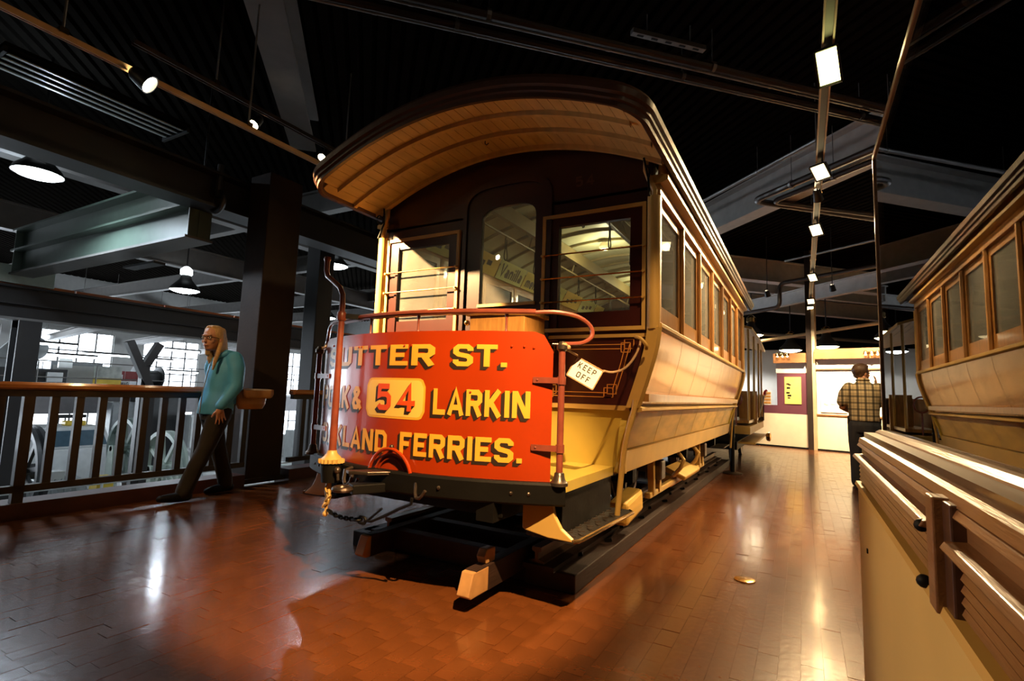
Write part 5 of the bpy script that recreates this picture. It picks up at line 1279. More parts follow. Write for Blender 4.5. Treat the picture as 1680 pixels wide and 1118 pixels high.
# near arm (+X side) hangs with the hand against the thigh, far arm swings forward
armN = [(0.175, 0.05, 1.345, 0.050), (0.215, 0.045, 1.08, 0.040), (0.205, -0.085, 0.875, 0.026)]
armF = [(-0.175, 0.04, 1.345, 0.050), (-0.215, 0.09, 1.09, 0.040), (-0.20, 0.04, 0.88, 0.026)]
limb(body, armN); limb(body, armF)
hand(body, (0.205, -0.09, 0.865), (0.02, 0.22, -1.0), (-1, 0.1, 0), -1, spread=0.45, curl=0.12, s=0.98)
hand(body, (-0.20, 0.035, 0.865), (0, -0.1, -1.0), (1, 0, 0), 1, spread=0.15, curl=0.35, s=0.95)
legL = [(0.085, 0.0, 0.86, 0.085), (0.09, -0.115, 0.48, 0.058), (0.09, -0.275, 0.12, 0.042), (0.09, -0.30, 0.06, 0.04)]
legR = [(-0.085, 0.0, 0.86, 0.085), (-0.08, 0.10, 0.47, 0.058), (-0.08, 0.215, 0.12, 0.042), (-0.08, 0.215, 0.06, 0.04)]
limb(body, legL); limb(body, legR)
limb(body, [(0.09, -0.29, 0.055, 0.035), (0.10, -0.43, 0.05, 0.028)]); limb(body, [(-0.08, 0.22, 0.05, 0.035), (-0.075, 0.09, 0.035, 0.028)])
ob = organic('body', body, M_skin, wom, 0.0055, 4)
eyes(*Hd, wom, 1.10)
# jacket
jk = MB()
loftz(jk, [(0.0, -0.005, 0.80, 0.185, 0.150), (0.0, 0.0, 0.90, 0.180, 0.148), (0, 0.015, 1.02, 0.165, 0.130), (0, 0.03, 1.15, 0.170, 0.138), (0, 0.045, 1.26, 0.180, 0.132), (0, 0.05, 1.345, 0.170, 0.105), (0, 0.035, 1.40, 0.105, 0.080), (0, 0.012, 1.435, 0.080, 0.072)])
limb(jk, [(0.150, 0.055, 1.350, 0.078), (0.190, 0.060, 1.26, 0.078), (0.220, 0.050, 1.08, 0.066), (0.215, -0.015, 0.98, 0.058), (0.207, -0.080, 0.890, 0.048)])
limb(jk, [(-0.150, 0.045, 1.350, 0.078), (-0.19, 0.04, 1.26, 0.078), (-0.218, 0.09, 1.09, 0.064), (-0.205, 0.045, 0.90, 0.048)])
jko = organic('jacket', jk, M_jacket, wom, 0.009, 5, 'turquoise zipped jacket')
# hood lying on the shoulders and the blue back panel
hd_ = MB(); limb(hd_, [(-0.10, 0.0, 1.40, 0.035), (-0.09, 0.09, 1.385, 0.045), (0, 0.145, 1.355, 0.055), (0.09, 0.09, 1.385, 0.045), (0.10, 0.0, 1.405, 0.035), (0.06, -0.06, 1.36, 0.022), (0.02, -0.085, 1.28, 0.016)])
organic('hood', hd_, M_jacket, jko, 0.009, 4)
bpn = MB(); loftz(bpn, [(0.02, 0.085, 0.90, 0.13, 0.068), (0.02, 0.09, 1.05, 0.125, 0.066), (0.015, 0.11, 1.2, 0.135, 0.074), (0.01, 0.115, 1.30, 0.13, 0.06)])
organic('back_panel', bpn, M_jacketb, jko, 0.009, 4, 'deeper blue back of the jacket')
MB().tube([(0.0, -0.158, 0.81), (0.0, -0.150, 1.0), (0.0, -0.115, 1.2), (0.005, -0.088, 1.33)], 0.005, 6).build('zip', M_conduit, jko)
# trousers
tr_ = MB()
loftz(tr_, [(0, 0.005, 0.74, 0.165, 0.125), (0, 0.0, 0.84, 0.168, 0.130), (0, 0.005, 0.93, 0.150, 0.115), (0, 0.01, 0.98, 0.135, 0.105)])
limb(tr_, [(0.085, 0.0, 0.82, 0.108), (0.09, -0.06, 0.65, 0.095), (0.09, -0.118, 0.48, 0.078), (0.09, -0.20, 0.30, 0.073), (0.09, -0.272, 0.12, 0.074), (0.09, -0.285, 0.085, 0.070)])
limb(tr_, [(-0.085, 0.0, 0.82, 0.108), (-0.085, 0.05, 0.65, 0.095), (-0.08, 0.10, 0.47, 0.078), (-0.08, 0.16, 0.30, 0.072), (-0.08, 0.21, 0.13, 0.072), (-0.08, 0.215, 0.09, 0.070)])
organic('trousers', tr_, M_trouser, wom, 0.009, 5)
for k, (x_, y_, z_, dz) in enumerate(((0.09, -0.30, 0.0, 0.012), (-0.08, 0.215, 0.0, 0.0))):
    sh = MB(); 
    limb(sh, [(x_, y_+0.055, 0.045, 0.040), (x_, y_-0.02, 0.050, 0.046), (x_+0.006, y_-0.11, 0.042+dz, 0.041), (x_+0.012, y_-0.19, 0.034+dz*2, 0.030)])
    sh.v = [(a, b, max(c_, 0.002)) for a, b, c_ in sh.v]
    organic('shoe', sh, M_shoe, wom, 0.008, 3)
# hair: long, parted, over both shoulders
ha = MB(); C, f, r_, up = Hd
def HP(a, b, c_): return C+f*a+r_*b+up*c_
for k in (1, -1):
    pts = [(HP(0.040, k*0.022, 0.106), 0.022), (HP(0.010, k*0.060, 0.082), 0.026), (HP(-0.018, k*0.078, 0.02), 0.024), (HP(-0.035, k*0.080, -0.06), 0.024), (HP(-0.040, k*0.076, -0.15), 0.022)]
    limb(ha, [(*p, q) for p, q in pts])
    pts = [(HP(0.0, k*0.035, 0.100), 0.026), (HP(-0.055, k*0.050, 0.078), 0.036), (HP(-0.075, k*0.052, 0.0), 0.036), (HP(-0.082, k*0.050, -0.10), 0.032), (HP(-0.088, k*0.055, -0.19), 0.022)]
    limb(ha, [(*p, q) for p, q in pts])
limb(ha, [(*HP(0.040, 0.0, 0.112), 0.018), (*HP(-0.03, 0.0, 0.110), 0.026), (*HP(-0.085, 0, 0.05), 0.036), (*HP(-0.095, 0, -0.06), 0.036), (*HP(-0.10, 0, -0.18), 0.025)])
# lock falling forward over the far shoulder
limb(ha, [(*HP(-0.02, -0.078, -0.04), 0.024), (*HP(0.02, -0.085, -0.14), 0.022), (*HP(0.06, -0.09, -0.22), 0.020), (*HP(0.075, -0.085, -0.31), 0.010)])
for k in (1, -1): limb(ha, [(*HP(-0.06, k*0.06, 0.0), 0.042), (*HP(-0.075, k*0.068, -0.10), 0.042), (*HP(-0.085, k*0.07, -0.20), 0.034), (*HP(-0.10, k*0.07, -0.26), 0.018)])
ha.sphere(HP(-0.024, 0, 0.036), 0.100, n=20, m=12)
organic('hair', ha, M_hairb, wom, 0.007, 3, 'long straight blonde hair')
gs = MB()
for k in (1, -1):
    pts = [HP(0.100, k*0.034, -0.002)+r_*0.024*math.cos(a)+up*0.015*math.sin(a) for a in [2*PI*i/18 for i in range(18)]]
    gs.tube(pts, 0.0022, 6, closed=True)
    gs.tube([HP(0.098, k*0.058, 0.002), HP(0.05, k*0.074, 0.002), HP(0.0, k*0.078, -0.004)], 0.0024, 6)
gs.tube([HP(0.102, -0.011, 0.002), HP(0.106, 0, 0.004), HP(0.102, 0.011, 0.002)], 0.002, 6)
gs.build('glasses', M_black, wom)
# shoulder bag behind her hip
bag = thing('shoulder_bag', 'tan leather flap bag hanging behind the woman', 'bag', (wx+0.10, wy+0.30, 0.85))
bb = MB(); loftz(bb, [(0, 0.0, 0.0, 0.055, 0.135), (0.0, 0.0, 0.05, 0.078, 0.160), (0, 0.005, 0.13, 0.075, 0.165), (0, 0.01, 0.185, 0.045, 0.160)])
organic('pouch', bb, M_bag, bag, 0.007, 3)
fl = []
for i in range(9):
    q = i/8; row = []
    for j in range(9):
        v = -1+2*j/8; ww = 0.170*(1-0.10*max(0, q-0.75)/0.25*abs(v)**6)
        x_ = -0.055+0.145*min(q/0.35, 1) if q < 0.35 else 0.090+0.022*math.sin(q*2)
        z_ = 0.196+0.014*math.sin(min(q/0.35, 1)*PI) if q < 0.35 else 0.196-0.085*(q-0.35)/0.65-(0.0 if abs(v) < 0.85 else -0.012)
        row.append((x_, 0.01+v*ww, z_))
    fl.append(row)
fo = MB().strip(fl).build('flap', M_bag, bag, smooth=True)
so = fo.modifiers.new('thick', 'SOLIDIFY'); so.thickness = 0.006
MB().tube([(0.0, -0.13, 0.165), (-0.02, -0.20, 0.27), (-0.05, -0.21, 0.40), (-0.08, -0.26, 0.52), (-0.11, -0.30, 0.548), (-0.12, -0.36, 0.52), (-0.10, -0.38, 0.42), (0.0, -0.39+0.16, 0.30), (0.0, 0.16, 0.17)][:6], 0.010, 6).build('strap', mat('brown_strap', (0.10, 0.05, 0.03), 0.6), bag)
MB().sphere((0.0, -0.125, 0.175), 0.014, n=10, m=6).build('buckle', M_rod, bag)

# ---- man seen from behind (forward = +Y), looking right
mx, my = 0.72, 8.55
man = thing('person', 'man in plaid short-sleeved shirt and dark jeans seen from behind', 'person', (mx, my, 0))
bo = MB(); hCm = (-0.01, 0.03, 1.555); hfm = Vector((0.85, 0.6, -0.02))
Hm = head(bo, hCm, hfm, 1.05)
limb(bo, [(-0.01, 0.0, 1.48, 0.058), (0, -0.01, 1.40, 0.066)])
loftz(bo, [(0, 0, 0.80, 0.15, 0.10), (0, 0, 0.95, 0.15, 0.11), (0, 0, 1.15, 0.165, 0.11), (0, 0, 1.30, 0.18, 0.10), (0, 0, 1.39, 0.12, 0.07)])
limb(bo, [(0.195, -0.01, 1.335, 0.055), (0.255, 0.0, 1.10, 0.044), (0.20, 0.22, 1.18, 0.034), (0.17, 0.30, 1.36, 0.027)])
hand(bo, (0.17, 0.305, 1.375), (0.15, 0.15, 1.0), (-1, 0.1, 0), 1, spread=0.1, curl=0.5, s=1.05)
limb(bo, [(-0.195, -0.01, 1.335, 0.055), (-0.245, 0.02, 1.08, 0.044), (-0.14, 0.22, 1.02, 0.032)])
hand(bo, (-0.13, 0.235, 1.02), (0.9, 0.4, 0.1), (0, -1, 0), -1, spread=0.1, curl=0.5, s=1.05)
for k in (1, -1):
    limb(bo, [(k*0.09, 0, 0.86, 0.09), (k*0.10, 0.0, 0.48, 0.062), (k*0.105, -0.01, 0.10, 0.045), (k*0.105, -0.01, 0.06, 0.042)])
    limb(bo, [(k*0.105, -0.01, 0.05, 0.038), (k*0.115, 0.14, 0.04, 0.032)])
organic('body', bo, M_skin, man, 0.0055, 4)
eyes(*Hm, man, 1.05)
M_plaid = bpy.data.materials.new('plaid_cloth'); M_plaid.use_nodes = True
nt = M_plaid.node_tree; N = nt.nodes; b_ = N['Principled BSDF']; b_.inputs['Roughness'].default_value = 0.8
tc = N.new('ShaderNodeTexCoord'); sp_ = N.new('ShaderNodeSeparateXYZ'); nt.links.new(tc.outputs['Object'], sp_.inputs[0])
def band(sock, freq, lo, width):
    m_ = N.new('ShaderNodeMath'); m_.operation = 'MULTIPLY'; m_.inputs[1].default_value = freq; nt.links.new(sock, m_.inputs[0])
    fr = N.new('ShaderNodeMath'); fr.operation = 'FRACT'; nt.links.new(m_.outputs[0], fr.inputs[0])
    g_ = N.new('ShaderNodeMath'); g_.operation = 'LESS_THAN'; g_.inputs[1].default_value = width; nt.links.new(fr.outputs[0], g_.inputs[0])
    k_ = N.new('ShaderNodeMapRange'); k_.inputs[3].default_value = 1.0; k_.inputs[4].default_value = lo; nt.links.new(g_.outputs[0], k_.inputs[0])
    return k_.outputs[0]
vals = [band(sp_.outputs[0], 11.5, 0.28, 0.30), band(sp_.outputs[2], 11.5, 0.40, 0.30), band(sp_.outputs[0], 23, 0.75, 0.3), band(sp_.outputs[2], 23, 0.75, 0.3)]
acc = vals[0]
for v_ in vals[1:]:
    m_ = N.new('ShaderNodeMath'); m_.operation = 'MULTIPLY'; nt.links.new(acc, m_.inputs[0]); nt.links.new(v_, m_.inputs[1]); acc = m_.outputs[0]
hs = N.new('ShaderNodeHueSaturation'); hs.inputs['Color'].default_value = (0.52, 0.42, 0.26, 1); nt.links.new(acc, hs.inputs['Value']); nt.links.new(hs.outputs[0], b_.inputs['Base Color'])
sh_ = MB()
loftz(sh_, [(0, 0, 0.90, 0.180, 0.138), (0, 0, 1.0, 0.178, 0.135), (0, 0, 1.15, 0.188, 0.135), (0, -0.005, 1.28, 0.205, 0.130), (0, -0.01, 1.36, 0.185, 0.105), (0, -0.012, 1.415, 0.095, 0.078), (0, -0.008, 1.45, 0.072, 0.072)])
for k in (1, -1): limb(sh_, [(k*0.165, -0.01, 1.345, 0.078), (k*0.215, -0.005, 1.26, 0.077), (k*0.242, 0.005, 1.15, 0.072)])
sho = organic('shirt', sh_, M_plaid, man, 0.009, 4, 'tan and dark plaid shirt')
co_ = MB(); limb(co_, [(0.07, 0.02, 1.455, 0.016), (0.05, -0.06, 1.462, 0.018), (0, -0.082, 1.462, 0.019), (-0.05, -0.06, 1.462, 0.018), (-0.07, 0.02, 1.455, 0.016)])
organic('collar', co_, M_plaid, sho, 0.007, 2)
jn = MB()
loftz(jn, [(0, 0.0, 0.74, 0.175, 0.125), (0, -0.005, 0.84, 0.172, 0.130), (0, 0.0, 0.95, 0.160, 0.115)])
for k in (1, -1): limb(jn, [(k*0.088, 0, 0.83, 0.108), (k*0.10, 0.0, 0.62, 0.092), (k*0.10, 0.0, 0.46, 0.078), (k*0.105, -0.005, 0.25, 0.070), (k*0.105, -0.01, 0.08, 0.068)])
jno = organic('jeans', jn, M_jeans, man, 0.009, 4)
MB().cbox((-0.178, 0.0, 0.90), (0.03, 0.07, 0.12)).build('belt_pouch', M_shoe, jno, bevel=0.008)
MB().cbox((0.178, 0.0, 0.90), (0.025, 0.06, 0.08)).build('belt_pouch', M_shoe, jno, bevel=0.008)
for k in (1, -1):
    s2 = MB(); limb(s2, [(k*0.105, -0.055, 0.045, 0.042), (k*0.108, 0.04, 0.050, 0.048), (k*0.115, 0.13, 0.040, 0.043), (k*0.118, 0.19, 0.034, 0.032)])
    s2.v = [(a, b, max(c_, 0.002)) for a, b, c_ in s2.v]
    organic('shoe', s2, M_shoe, man, 0.008, 3)
C, f, r_, up = Hm; hm = MB()
limb(hm, [(*HP(0.055, 0.0, 0.098), 0.028), (*HP(0.0, 0.0, 0.105), 0.034), (*HP(-0.06, 0, 0.075), 0.044), (*HP(-0.075, 0, 0.01), 0.042), (*HP(-0.065, 0, -0.05), 0.032)])
for k in (1, -1): limb(hm, [(*HP(0.045, k*0.035, 0.088), 0.028), (*HP(0.0, k*0.052, 0.075), 0.034), (*HP(-0.045, k*0.050, 0.03), 0.038), (*HP(-0.05, k*0.045, -0.04), 0.030)])
hm.sphere(HP(-0.026, 0, 0.036), 0.099, n=20, m=12)
organic('hair', hm, M_hairbr, man, 0.007, 2, 'short brown hair')
# ================================================================== MACHINE HALL BEYOND THE RAILING
def hat(px, py, X):
    """world point on the plane x = X seen at a pixel of the photograph"""
    d = _F*FPX+_R*(px-840)-_U*(py-559); t = (X-EYE.x)/d.x
    return EYE+d*t
ZP = -2.6
M_hfloor = mat('hall_floor', (0.16, 0.16, 0.15), 0.6, var=0.2, scale=1.5)
M_hwall = mat('hall_wall', (0.46, 0.46, 0.44), 0.7, var=0.06)
M_green = mat('grey_green_paint', (0.16, 0.21, 0.19), 0.45, var=0.12)
M_palegreen = mat('pale_green_paint', (0.36, 0.43, 0.38), 0.45, var=0.12)
M_dgreen = mat('crane_green', (0.085, 0.12, 0.095), 0.45, var=0.1)
M_greym = mat('machine_grey', (0.26, 0.28, 0.29), 0.45, var=0.15)
M_dark = mat('machine_dark', (0.03, 0.032, 0.034), 0.45, var=0.2)
M_white = mat('machine_white', (0.62, 0.64, 0.64), 0.45, var=0.08)
M_yel = mat('safety_yellow', (0.70, 0.48, 0.05), 0.45, var=0.1)
M_orange = mat('orange_conductor', (0.62, 0.16, 0.03), 0.45, var=0.12)
M_pipew = mat('white_guard_pipe', (0.55, 0.57, 0.56), 0.4, metal=0.3, var=0.08)
M_slab = mat('gallery_slab', (0.22, 0.21, 0.22), 0.6, var=0.08)
MB().box(-26, -5.60, -12, 24, ZP-0.2, ZP).build('floor_hall', M_hfloor, kind='structure')
MB().box(-5.70, -5.60, -12, 24, ZP, -0.2).build('wall_gallery', M_hwall, kind='structure')
# far wall with tall daylit windows, built of piers and bands
E_win = emat('daylit_pane', (0.80, 0.90, 1.0), 5.5)
wl = MB().box(-24.4, -24.2, -12, 26, 2.9, 5.3).box(-24.4, -24.2, -12, 26, ZP, -1.5).build('wall_left', M_hwall, kind='structure')
wys = [-9.2+3.4*k for k in range(10)]
prev = -12
for k, y in enumerate(wys):
    MB().box(-24.4, -24.2, prev, y, -1.5, 2.9).build('pier', M_hwall, wl)
    prev = y+2.3
    win = thing('window_%d' % (k+1), None, None, (-24.3, y, -1.5), kind='structure')
    fr = MB()
    for q in range(5): fr.box(-0.04, 0.06, q*2.3/4-0.025, q*2.3/4+0.025, 0, 4.4)
    for q in range(7): fr.box(-0.04, 0.06, 0, 2.3, q*4.4/6-0.025, q*4.4/6+0.025)
    fr.build('frame', M_beamg, win)
    pm = MB().box(-0.005, 0.005, 0.025, 2.3/4-0.025, 0.025, 4.4/6-0.025).mesh('pane', E_win)
    for q in range(4):
        for r__ in range(6): inst(pm, 'pane', win, (0, q*2.3/4, r__*4.4/6))
MB().box(-24.4, -24.2, prev, 26, -1.5, 2.9).build('pier', M_hwall, wl)
wf = MB().box(-26, -5.6, 21.6, 21.8, ZP, -1.2).box(-26, -5.6, 21.6, 21.8, 2.6, 5.3).build('wall_end', M_hwall, kind='structure')
prev = -26
for k in range(6):
    x = -24.6+k*3.2
    MB().box(prev, x, 21.6, 21.8, -1.2, 2.6).build('pier', M_hwall, wf)
    prev = x+2.3
    win = thing('window_%d' % (k+11), None, None, (x, 21.7, -1.2), kind='structure')
    fr = MB()
    for q in range(5): fr.box(q*2.3/4-0.025, q*2.3/4+0.025, -0.06, 0.04, 0, 3.8)
    for q in range(6): fr.box(0, 2.3, -0.06, 0.04, q*3.8/5-0.025, q*3.8/5+0.025)
    fr.build('frame', M_beamg, win)
    pm = MB().box(0.025, 2.3/4-0.025, -0.005, 0.005, 0.025, 3.8/5-0.025).mesh('pane', E_win)
    for q in range(4):
        for r__ in range(5): inst(pm, 'pane', win, (q*2.3/4, 0, r__*3.8/5))
MB().box(prev, -5.6, 21.6, 21.8, -1.2, 2.6).build('pier', M_hwall, wf)
# gallery across the hall
MB().box(-24.2, -20.0, -12, 21.6, 0.0, 0.62).build('floor_gallery', M_slab, kind='structure')
# ---- travelling crane
cr = thing('crane_bridge', 'dark green travelling crane bridge spanning the machine hall', 'crane', (-6.15, 3.30, 2.77))
MB().box(-5.25, 0.0, -0.02, 0.02, 0.03, 0.74).build('web', M_dgreen, cr)
MB().box(-5.25, 0.0, -0.16, 0.16, 0.0, 0.03).build('bottom_flange', M_beamg, cr)
MB().box(-5.25, 0.0, -0.16, 0.16, 0.74, 0.77).build('top_flange', M_dgreen, cr)
MB().box(-5.30, 0.0, -0.15, 0.15, 0.40, 0.43).build('stiffener', M_dgreen, cr)
for x_ in (-0.02, -1.3, -2.6, -3.9, -5.2): MB().box(x_-0.01, x_+0.01, -0.13, 0.13, 0.03, 0.74).build('rib', M_dgreen, cr) if x_ in (-0.02, -5.2) else None
et = MB().cbox((-5.35, -0.02, 0.02), (0.30, 0.95, 0.30)).build('end_truck', M_palegreen, cr, bevel=0.01)
for k in (-0.35, 0.32): MB().lathe([(0.12, -0.05), (0.14, -0.05), (0.12, 0.05)], (-5.37, k, -0.08), (1, 0, 0), n=20).build('truck_wheel', M_iron, et)
MB().box(-5.55, -5.42, -0.65, -0.5, -0.28, 0.22).build('buffer', M_palegreen, et)
hk_ = [(0.22+0.12*math.cos(a), 0.05, 0.45+0.12*math.sin(a)) for a in [PI*0.9+1.5*PI*i/16 for i in range(17)]]
MB().tube(hk_, 0.03, 8).build('hoist_hook', M_dark, cr, smooth=True)
MB().cyl((0.22, 0.05, 0.5), (0.22, 0.05, 0.9), 0.035, n=8).build('hoist_block', M_dark, cr)
MB().box(-2.0, -1.2, 0.10, 0.25, -0.13, -0.10).build('festoon_track', M_dark, cr)
rw = thing('crane_runway', 'far crane runway beam with an orange conductor strip on top', 'beam', (-11.5, -8, 0))
MB().box(-0.02, 0.02, 0, 28, 2.08, 2.58).build('web', M_beam, rw)
MB().box(-0.14, 0.14, 0, 28, 2.58, 2.62).box(-0.14, 0.14, 0, 28, 2.30, 2.32).build('flange', M_beam, rw)
MB().box(-0.16, 0.16, 0, 28, 2.04, 2.08).build('bottom_flange', M_beamg, rw)
for k in range(9): MB().box(0.02, 0.07, 10.6+k*1.5, 11.9+k*1.5+0.17, 2.62, 2.675).build('conductor_strip', M_orange, rw)
for y_ in (1.0, 11.5, 22.0):
    t = thing('hall_column', ['steel hall column at the near end of the crane runway', 'steel hall column under the crane runway behind the woman', 'steel hall column at the far end of the crane runway'][int(y_//10.4)], 'column', (-11.5, -8+y_, ZP))
    MB().box(-0.15, 0.15, -0.02, 0.02, 0, 4.64).build('web', M_beam, t); MB().box(-0.17, -0.13, -0.15, 0.15, 0, 4.64).box(0.13, 0.17, -0.15, 0.15, 0, 4.64).build('flange', M_beam, t)
# hall roof steel
ibeam('hall_beam', (-12.4, -10, 3.72), (-12.4, 21, 3.72), 0.22, 0.5, M_beamg, 'grey roof beam running over the far crane runway')
ibeam('hall_beam', (-8.5, -10, 3.80), (-8.5, 21, 3.80), 0.22, 0.5, M_beamg, 'grey roof beam running over the crane bridge')
for k, y_ in enumerate((0.2, 5.6, 8.4, 12.2, 15.0)):
    ibeam('hall_cross_beam', (-24, y_, 3.95), (-6.1, y_, 3.95), 0.16, 0.4, M_beamg, ['nearest grey cross beam over the hall lamp', 'second grey cross beam beyond the crane bridge', 'third grey cross beam beyond the crane bridge', 'fourth grey cross beam high over the hall', 'fifth grey cross beam high over the hall'][k])
for k, (y_, z_) in enumerate(((4.5, 2.55), (6.5, 2.45), (9.0, 2.5), (12.0, 2.4))):
    ibeam('gallery_beam', (-24, y_+1.5, z_), (-16.5, y_, z_), 0.2, 0.22, M_beamg, ['first low beam over the far gallery', 'second low beam over the far gallery', 'third low beam over the far gallery', 'fourth low beam over the far gallery'][k])
for k in range(2):
    t = thing('knee_brace', ['steel knee brace slanting down right above the railing', 'steel knee brace slanting down left above the railing'][k], 'brace', (-13.0, 6.35, 0.0))
    a = hat(212, 560, -13.0); b = hat(246, 640, -13.0)
    if k: a = hat(262, 565, -13.05); b = hat(238, 600, -13.05)
    o_ = Vector((-13.0, 6.35, 0)); MB().bar(a-o_, b-o_, 0.16, 0.16, up=(1, 0, 0)).build('strut', M_beam, t)
    MB().cbox(b-o_, (0.2, 0.24, 0.02), (0.4, 0, 0)).build('gusset', M_beam, t)
    MB().box(b.x-o_.x-0.08, b.x-o_.x+0.08, b.y-o_.y-0.08, b.y-o_.y+0.08, ZP, b.z).build('stub_post', M_beam, t)
# fluorescent fittings over the far gallery
E_tube = emat('fluorescent_glow', (0.85, 0.95, 1.0), 7)
for k, (px_, py_, X_, L_) in enumerate(((75, 563, -19, 1.5), (125, 584, -20, 1.1), (70, 580, -22, 1.8), (180, 582, -22, 1.6), (255, 590, -21, 1.2), (300, 575, -20, 1.2), (500, 555, -18, 1.0), (300, 610, -22, 1.2))):
    p = hat(px_, py_, X_)
    t = thing('tube_light', ['first fluorescent tube from the left over the far gallery', 'fluorescent tube above the photo banner on the far gallery', 'fluorescent tube over the dial machine on the far gallery', 'fluorescent tube above the DEMAG banner', 'fluorescent tube just right of the knee braces', 'fluorescent tube left of the woman, high over the gallery', 'lone fluorescent tube seen right of the steel column', 'fluorescent tube left of the woman, low over the gallery'][k], 'tube light', p, 'fluorescent tubes over the far gallery')
    MB().box(-0.08, 0.08, -L_/2, L_/2, 0.0, 0.06).build('housing', M_beam, t); MB().cyl((0, -L_/2, -0.03), (0, L_/2, -0.03), 0.03, n=8).build('tube', E_tube, t)
    MB().cyl((0, 0, 0.06), (0, 0, 5.0-p.z), 0.008, n=6).build('hanger_rod', M_conduit, t)
# high bay lamps
for px_, py_, X_, wt, lab in ((62, 286, -7.9, 320, 'high bay lamp at upper left beside the crane, seen edge-on and glaring'), (303, 477, -11.85, 90, 'high bay lamp hanging between the crane and the steel column'), (549, 437, -7.7, 110, 'high bay lamp hanging left of the brake staff top'), (535, 522, -13.2, 80, 'high bay lamp seen low beside the brake staff'), (12, 503, -16.0, 90, 'high bay lamp at the left edge above the crane runway')):
    p = hat(px_, py_, X_)
    r__ = 0.25 if X_ > -10 else 0.30
    dome(p, lab, wt, r__, hang=4.99-p.z-r__*1.7)
    if px_ == 62: point('high_bay_uplight', p+Vector((0, 0, r__*1.95)), 30, COOL, 0.05)
for k, (px_, py_, X_) in enumerate(((335, 284, -6.6), (430, 200, -9.0))):
    p = hat(px_, py_, X_)
    t = thing('reflector_panel', ['pale tilted reflector panel hanging near the steel column', 'pale reflector panel hanging beyond the hood'][k], 'panel', p if k == 0 else hat(575, 382, -8.0))
    MB().cbox((0, 0, 0), (0.10, 0.62, 0.01), (0.0, 0.15, 0.25)).build('sheet', M_white, t)
    MB().cyl((0, 0, 0), (0, 0, 5.0-t.location.z), 0.012, n=6).build('hanger_rod', M_beam, t)
    MB().cbox((0, 0, -0.01), (0.05, 0.03, 0.03)).build('clip', M_black, t)

# ---- great sheave wheels and machinery
def sheave(loc, r_, m_, label, nsp=8, w_=0.22, grp=None):
    t = thing('sheave_wheel', label, 'wheel', loc, grp)
    MB().lathe([(r_-0.10, -w_/2), (r_, -w_/2), (r_, -w_/6), (r_-0.05, 0), (r_, w_/6), (r_, w_/2), (r_-0.10, w_/2), (r_-0.10, -w_/2)], (0, 0, 0), (0, 1, 0), n=48, cap=False).build('rim', m_, t, smooth=True)
    for k in range(nsp):
        a = 2*PI*k/nsp+0.2
        MB().bar((0.12*math.cos(a), 0, 0.12*math.sin(a)), ((r_-0.08)*math.cos(a), 0, (r_-0.08)*math.sin(a)), 0.10, 0.06, up=(0, 1, 0)).build('spoke', m_, t)
    MB().lathe([(0.16, -0.16), (0.16, 0.16)], (0, 0, 0), (0, 1, 0), n=20).build('hub', m_, t)
    MB().cyl((0, -0.35, 0), (0, 0.35, 0), 0.07, n=12).build('shaft', M_iron, t)
    for k in (-0.30, 0.30): MB().prism([(-0.30, ZP-loc[2]), (0.30, ZP-loc[2]), (0.12, 0.08), (-0.12, 0.08)], (0, k-0.05, 0), (1, 0, 0), (0, 0, 1), (0, 1, 0), 0.10).build('bearing_stand', M_palegreen, t)
    return t
sheave(hat(40, 775, -14.0), 0.95, M_dark, 'great dark sheave wheel at the left edge of the machine hall')
sheave(hat(268, 768, -14.0), 0.92, M_palegreen, 'great pale green sheave wheel seen between balusters near the woman')
sheave(hat(206, 735, -16.0), 0.80, M_green, 'great grey sheave wheel half hidden in the middle of the hall')
sheave(hat(300, 790, -16.6), 1.0, M_white, 'great whitish sheave wheel behind the walking woman')
def motor(loc, s_, m_, label, rz=0.0):
    loc = Vector(loc); t = thing('drive_motor', label, 'motor', (loc.x, loc.y, ZP), rz=rz)
    MB().box(-0.55*s_, 0.55*s_, -0.9*s_, 0.9*s_, 0, 0.35*s_).build('base_block', M_greym, t, bevel=0.02)
    MB().lathe([(0.25*s_, -0.75*s_), (0.45*s_, -0.65*s_), (0.5*s_, -0.55*s_), (0.5*s_, 0.55*s_), (0.45*s_, 0.65*s_), (0.25*s_, 0.75*s_)], (0, 0, 0.85*s_), (0, 1, 0), n=24).build('casing', m_, t, smooth=True)
    for k in range(7): MB().lathe([(0.505*s_, 0), (0.54*s_, 0.01*s_), (0.54*s_, 0.04*s_), (0.505*s_, 0.05*s_)], (0, (-0.45+k*0.14)*s_, 0.85*s_), (0, 1, 0), n=24, cap=False).build('fin', m_, t)
    MB().cyl((0, 0.7*s_, 0.85*s_), (0, 1.05*s_, 0.85*s_), 0.09*s_, n=12).build('shaft', M_iron, t)
    MB().box(-0.2*s_, 0.2*s_, -0.2*s_, 0.2*s_, 1.30*s_, 1.55*s_).build('terminal_box', M_white, t, bevel=0.01)
    return t
motor(hat(88, 770, -16.3), 0.9, M_greym, 'grey drive motor right of the dark sheave wheel')
motor(hat(228, 775, -12.3), 0.62, M_palegreen, 'pale green drive motor left of the pale green wheel')
motor(hat(60, 790, -12.6), 0.7, M_greym, 'small grey motor low in front of the dark wheel')
motor(hat(176, 720, -18.3), 0.6, M_white, 'white drive motor at the back of the hall')
motor(hat(475, 740, -12.5), 1.0, M_white, 'white motor seen right of the steel column')
cb = thing('control_cabin', 'white control cabin with blue-tinted glass in the machine hall', 'cabin', hat(96, 745, -18.6))
cb.location.z = ZP
MB().box(-0.8, 0.8, -1.05, 1.05, 0, 1.75).build('lower_body', M_white, cb, bevel=0.03)
